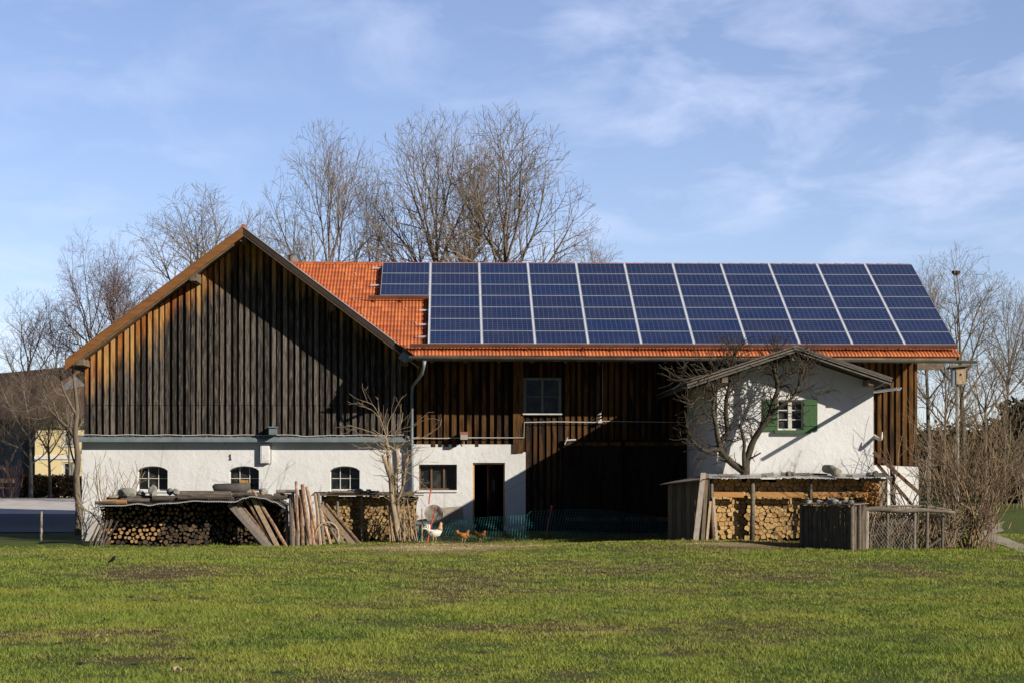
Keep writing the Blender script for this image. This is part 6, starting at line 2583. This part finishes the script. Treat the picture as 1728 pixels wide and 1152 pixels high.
# ================================================================== BRUSHWOOD RICK, FENCE, NEST BOX
rg = random.Random(23)
C0, C1 = Vector((PX(1354, 53.3), 53.3, 0)), Vector((PX(1436, 51.9), 51.9, 0))
depv = Vector((.62, .70, 0)).normalized() * .75
rick = thing('brushwood_rick', 'tall boxy rick of upright dark bark sticks with a grey board lid', 'wood rick', ((C0 + C1) / 2))
zt = PZ(851, 10, 52.6)
S = Segs()
Sl = Segs()
corners = [C0, C1, C1 + depv, C0 + depv]
for e, (a, b) in enumerate(((C0, C1), (C1, C1 + depv), (C0 + depv, C0))):
    L = (b - a).length
    nst = int(L / .022)
    for i in range(nst):
        for lay in range(2):
            p = a + (b - a) * ((i + rg.random() * .6) / nst)
            outw = Vector(((b - a).y, -(b - a).x, 0)).normalized() * rg.uniform(-.01, .035) * (1 - lay)
            zq = -.06
            tt = zt - .02 + rg.uniform(-.06, .0)
            r = rg.uniform(.007, .016)
            p0 = (p.x + outw.x, p.y + outw.y, zq)
            zm = rg.uniform(.5, 1.0)
            p1 = (p.x + outw.x + rg.uniform(-.015, .015), p.y + outw.y, zm)
            p2 = (p.x + outw.x + rg.uniform(-.02, .02), p.y + outw.y, tt)
            rn = rg.random()
            S.a.append((*p0, *p1, r, r, rn))
            S.a.append((*p1, *p2, r, r * .9, rn))
S.mesh('stick_wall', M['bark'], rick, 5)
for p in (C1 + Vector((.02, -.05, 0)), C1 + depv * .45 + Vector((.05, -.02, 0)), C0 + Vector((-.03, -.02, 0))):
    mb = MB()
    mb.tube([(p.x, p.y, -.1), (p.x, p.y, zt + .02)], .05, 8, jit=.2)
    mb.build('post', M['rustic'], rick)
mb = MB()
ex = Vector((.06, .0, 0))
q = [C0 + Vector((-.12, -.08, 0)), C1 + Vector((.05, -.14, 0)), C1 + depv + Vector((.12, .05, 0)), C0 + depv + Vector((-.05, .08, 0))]
mb.add([(p.x, p.y, zt + .0 + (.03 if i in (2, 3) else 0)) for i, p in enumerate(q)] + [(p.x, p.y, zt + .022 + (.03 if i in (2, 3) else 0)) for i, p in enumerate(q)], [(0, 3, 2, 1), (4, 5, 6, 7), (0, 1, 5, 4), (1, 2, 6, 5), (2, 3, 7, 6), (3, 0, 4, 7)])
mb.build('lid', M['oldgrey'], rick)
STL = ['flat grey stone at the left corner of the rick lid', 'dark stone behind the left corner stone of the rick lid', 'small stone left of the white one on the rick lid', 'large whitish stone in the middle of the rick lid', 'second pale stone leaning on the whitish one on the rick lid',
       'small dark stone right of the pale ones on the rick lid', 'mid-grey stone on the right part of the rick lid', 'outermost right stone on the rick lid', 'blackish stone at the back of the rick lid', 'small round stone at the front edge of the rick lid']
for i, lb in enumerate(STL):
    u = (.08, .2, .33, .5, .60, .68, .8, .92, .4, .72)[i]
    v_ = (.15, .5, .25, .35, .2, .45, .3, .3, .75, .12)[i]
    p = C0 + (C1 - C0) * u + depv * v_
    r = (.08, .08, .06, .12, .10, .06, .085, .08, .08, .05)[i]
    rock('stone', (p.x, p.y, zt + .035 + r * .5), (r * 1.2, r, r * .8), M['lime'] if i in (3, 4) else M['stone'], 120 + i, lb, 'stone', 'stones on the rick lid')

# wire fence with rail logs
fence = thing('wire_fence', 'low wire mesh fence with a grey log rail and uneven posts right of the rick', 'fence', (PX(1520, 52.5), 52.5, -.05))
YFn = 52.55
mb = MB()
ctube(mb, [P(1446, 860, YFn), P(1480, 858, YFn), P(1520, 861, YFn - .05), P(1560, 860, YFn), P(1612, 864, YFn)], [.055, .07, .075, .06, .045], 8)
mb.build('rail', M['rustic'], fence, smooth=True)
mb = MB()
ctube(mb, [P(1500, 853, YFn + .1), P(1560, 854, YFn + .12), P(1606, 860, YFn + .1)], [.03, .035, .025], 7)
mb.build('rail', M['rustic'], fence)
for (px_, ty, r, m_) in ((1462, 858, .06, 'plank_grey'), (1543, 862, .045, 'plank_grey'), (1564, 850, .05, 'rustic'), (1590, 858, .045, 'rustic'), (1497, 852, .05, 'rustic')):
    mb = MB()
    mb.tube([P(px_, 931, YFn), P(px_ + 1, ty, YFn)], [r, r * .85], 7, jit=.15)
    mb.build('post', M[m_], fence)
mb = MB()
mb.tube([P(1563, 925, YFn), P(1598, 900, YFn)], .03, 6)
mb.tube([P(1520, 885, YFn + .1), P(1544, 862, YFn + .1)], .03, 6)
mb.build('brace', M['rustic'], fence)
S = Segs()
for k in range(30):
    for sg in (-1, 1):
        pa = 1440 + k * 5.2
        H_ = 52
        pts_ = []
        for j in range(9):
            py_ = 928 - H_ * j / 8
            px_ = pa + sg * j * 4.4
            if 1464 < px_ < 1545:
                pts_.append(P(px_, py_ + 2 * math.sin(px_ / 9), YFn - .07))
        for a, b in zip(pts_[:-1], pts_[1:]):
            S.a.append((*a, *b, .0035, .0035, .5))
S.mesh('wire_mesh', M['wire'], fence, 3)
# brush behind the wire
S = Segs()
rg = random.Random(31)
for i in range(1300):
    px_ = rg.uniform(1446, 1612)
    y = rg.uniform(52.66, 53.5)
    X = PX(px_, y)
    z = rg.uniform(-.05, .7)
    L = rg.uniform(.3, 1.1)
    a = rg.gauss(1.45, .45)
    d = (math.cos(a) * L, rg.uniform(-.2, .2) * L, math.sin(a) * L)
    if z + d[2] > 1.15:
        continue
    m_ = (X + d[0] * .5 + rg.uniform(-.03, .03), y + d[1] * .5, z + d[2] * .5)
    r = rg.uniform(.006, .018)
    rn = rg.random()
    S.a.append((X, y, z, *m_, r, r * .9, rn))
    S.a.append((*m_, X + d[0], y + d[1], z + d[2], r * .9, r * .6, rn))
o = S.mesh('brushwood', M['twig_pale'], None, 4)
props(o, 'tangled brushwood heaped behind the wire mesh fence', 'brushwood', kind='stuff')
# white low wall and brown braces right of the annex
mb = MB()
mb.prism([(PX(1476, 60), -.2), (PX(1550, 60), -.2), (PX(1550, 60), PZ(787, 15, 60)), (PX(1476, 60), PZ(784, 15, 60))], 60, 60.3)
o = mb.build('low_wall', M['plaster'], None, origin=(PX(1510, 60), 60, -.2))
props(o, 'low white plastered wall beside the annex behind slanting brown timbers', 'wall')
BR = [(1474, 762, 1552, 832, .05, 'upper slanting brown timber crossing the low white wall'), (1480, 782, 1540, 852, .045, 'lower slanting brown timber crossing the low white wall'), (1506, 785, 1507, 855, .07, 'dark upright timber before the low white wall')]
for (a0, b0_, a1, b1_, r, lb) in BR:
    A, B = Vector(P(a0, b0_, 56.9)), Vector(P(a1, b1_, 56.4))
    mb = MB()
    d = B - A
    sd_ = d.normalized().cross(Vector((0, 1, 0))).normalized()
    mb.obox((A + B) / 2, sd_ * r, d / 2, d.normalized().cross(sd_) * .03)
    o = mb.build('timber', M['frame_brown'] if r < .06 else M['rustic'], None, origin=B)
    props(o, lb, 'timber', 'timbers before the low white wall')
# golden dead branch with leaves at the store's right end
leafmass('dry_branch', 'bunch of golden dry leaves hanging at the right end of the wood store', 'branch', [(PX(1470, 55.1), 55.1, PZ(832, 12, 55.1), .20, .12, .30)], M['plank_new'], 260, .05, 5)
# nest box on its pole
Yn = 60
X = PX(1619, Yn)
nb_ = thing('nest_box', 'wooden nest box with dark roof on a tall pale pole by the right thicket', 'nest box', (X, Yn, 0))
z0_, z1_ = PZ(648, X, Yn), PZ(621, X, Yn)
mb = MB()
mb.box(X - .13, X + .16, Yn - .15, Yn + .15, z0_, z1_)
mb.build('box', M['plank'], nb_)
mb = MB()
mb.box(X - .24, X - .131, Yn - .12, Yn + .14, z0_ - .05, z1_ - .02)
mb.build('side_panel', M['zinc'], nb_)
mb = MB()
mb.obox((X - .02, Yn - .02, z1_ + .05), (.34, 0, .03), (0, .25, -.02), (0, 0, .03))
mb.build('roof', M['beam'], nb_)
mb = MB()
mb.tube([(X, Yn - .152, (z0_ + z1_) / 2 + .05), (X, Yn - .158, (z0_ + z1_) / 2 + .05)], [.035, .035], 10)
mb.build('entrance_hole', M['black'], nb_)
mb = MB()
mb.tube([(X - .05, Yn, -.1), (X - .07, Yn, z0_)], [.07, .055], 8, jit=.1)
mb.build('pole', M['bark_pale'], nb_)

# scattered clods, straw bits on the meadow
rg = random.Random(99)
CL = MB()
for i in range(300):
    y = 16 + 44 * rg.random() ** 1.3
    x = y * .0315 + rg.uniform(-1, 1) * y * .29
    if dryness(np.array([x]), np.array([y]))[0] < .25 and rg.random() > .25:
        continue
    z = G(x, y)
    r = rg.uniform(.015, .05)
    n_ = 6
    vs = []
    for zz, rr in ((0, 1.0), (.35, .9), (.65, .4)):
        for j in range(n_):
            a = 6.283 * j / n_
            q_ = r * rr * rg.uniform(.7, 1.4)
            vs.append((x + math.cos(a) * q_ * 1.6, y + math.sin(a) * q_ * 1.6, z - .005 + r * zz * rg.uniform(.7, 1.1)))
    CL.add(vs, [(k * n_ + j, k * n_ + (j + 1) % n_, (k + 1) * n_ + (j + 1) % n_, (k + 1) * n_ + j) for k in range(2) for j in range(n_)] + [tuple(range(2 * n_, 3 * n_))])
M['clod'] = simple('dark_earth_clods', (0.05, 0.035, 0.02), (0.02, 0.014, 0.01), 20, .95)
o = CL.build('soil_clods', M['clod'], None)
props(o, 'dark earth clods and droppings scattered over the worn meadow', 'soil', kind='stuff')
LG = [(565, 600, 1133, 0.016), (292, 306, 1132, .02), (160, 176, 1079, .012), (1030, 1060, 924, .01)]
for i, (pa, pb, py_, r) in enumerate(LG[1:]):
    Y = min(CH * F / (py_ - HY), 54)
    X1, X2 = PX(pa, Y), PX(pb, Y)
    mb = MB()
    mb.tube([(X1, Y, G(X1, Y) + .03), ((X1 + X2) / 2, Y + .02, G(X1, Y) + .045), (X2, Y - .02, G(X2, Y) + .03)], [r, r, r * .6], 6)
    o = mb.build('twig', M['twig_pale'], None, origin=(X1, Y, G(X1, Y)))
    props(o, ['pale broken twig lying in the near grass at the lower left', 'thin straw-coloured twig further left in the grass', 'flat dark stick in the far grass before the barn door'][i], 'twig')
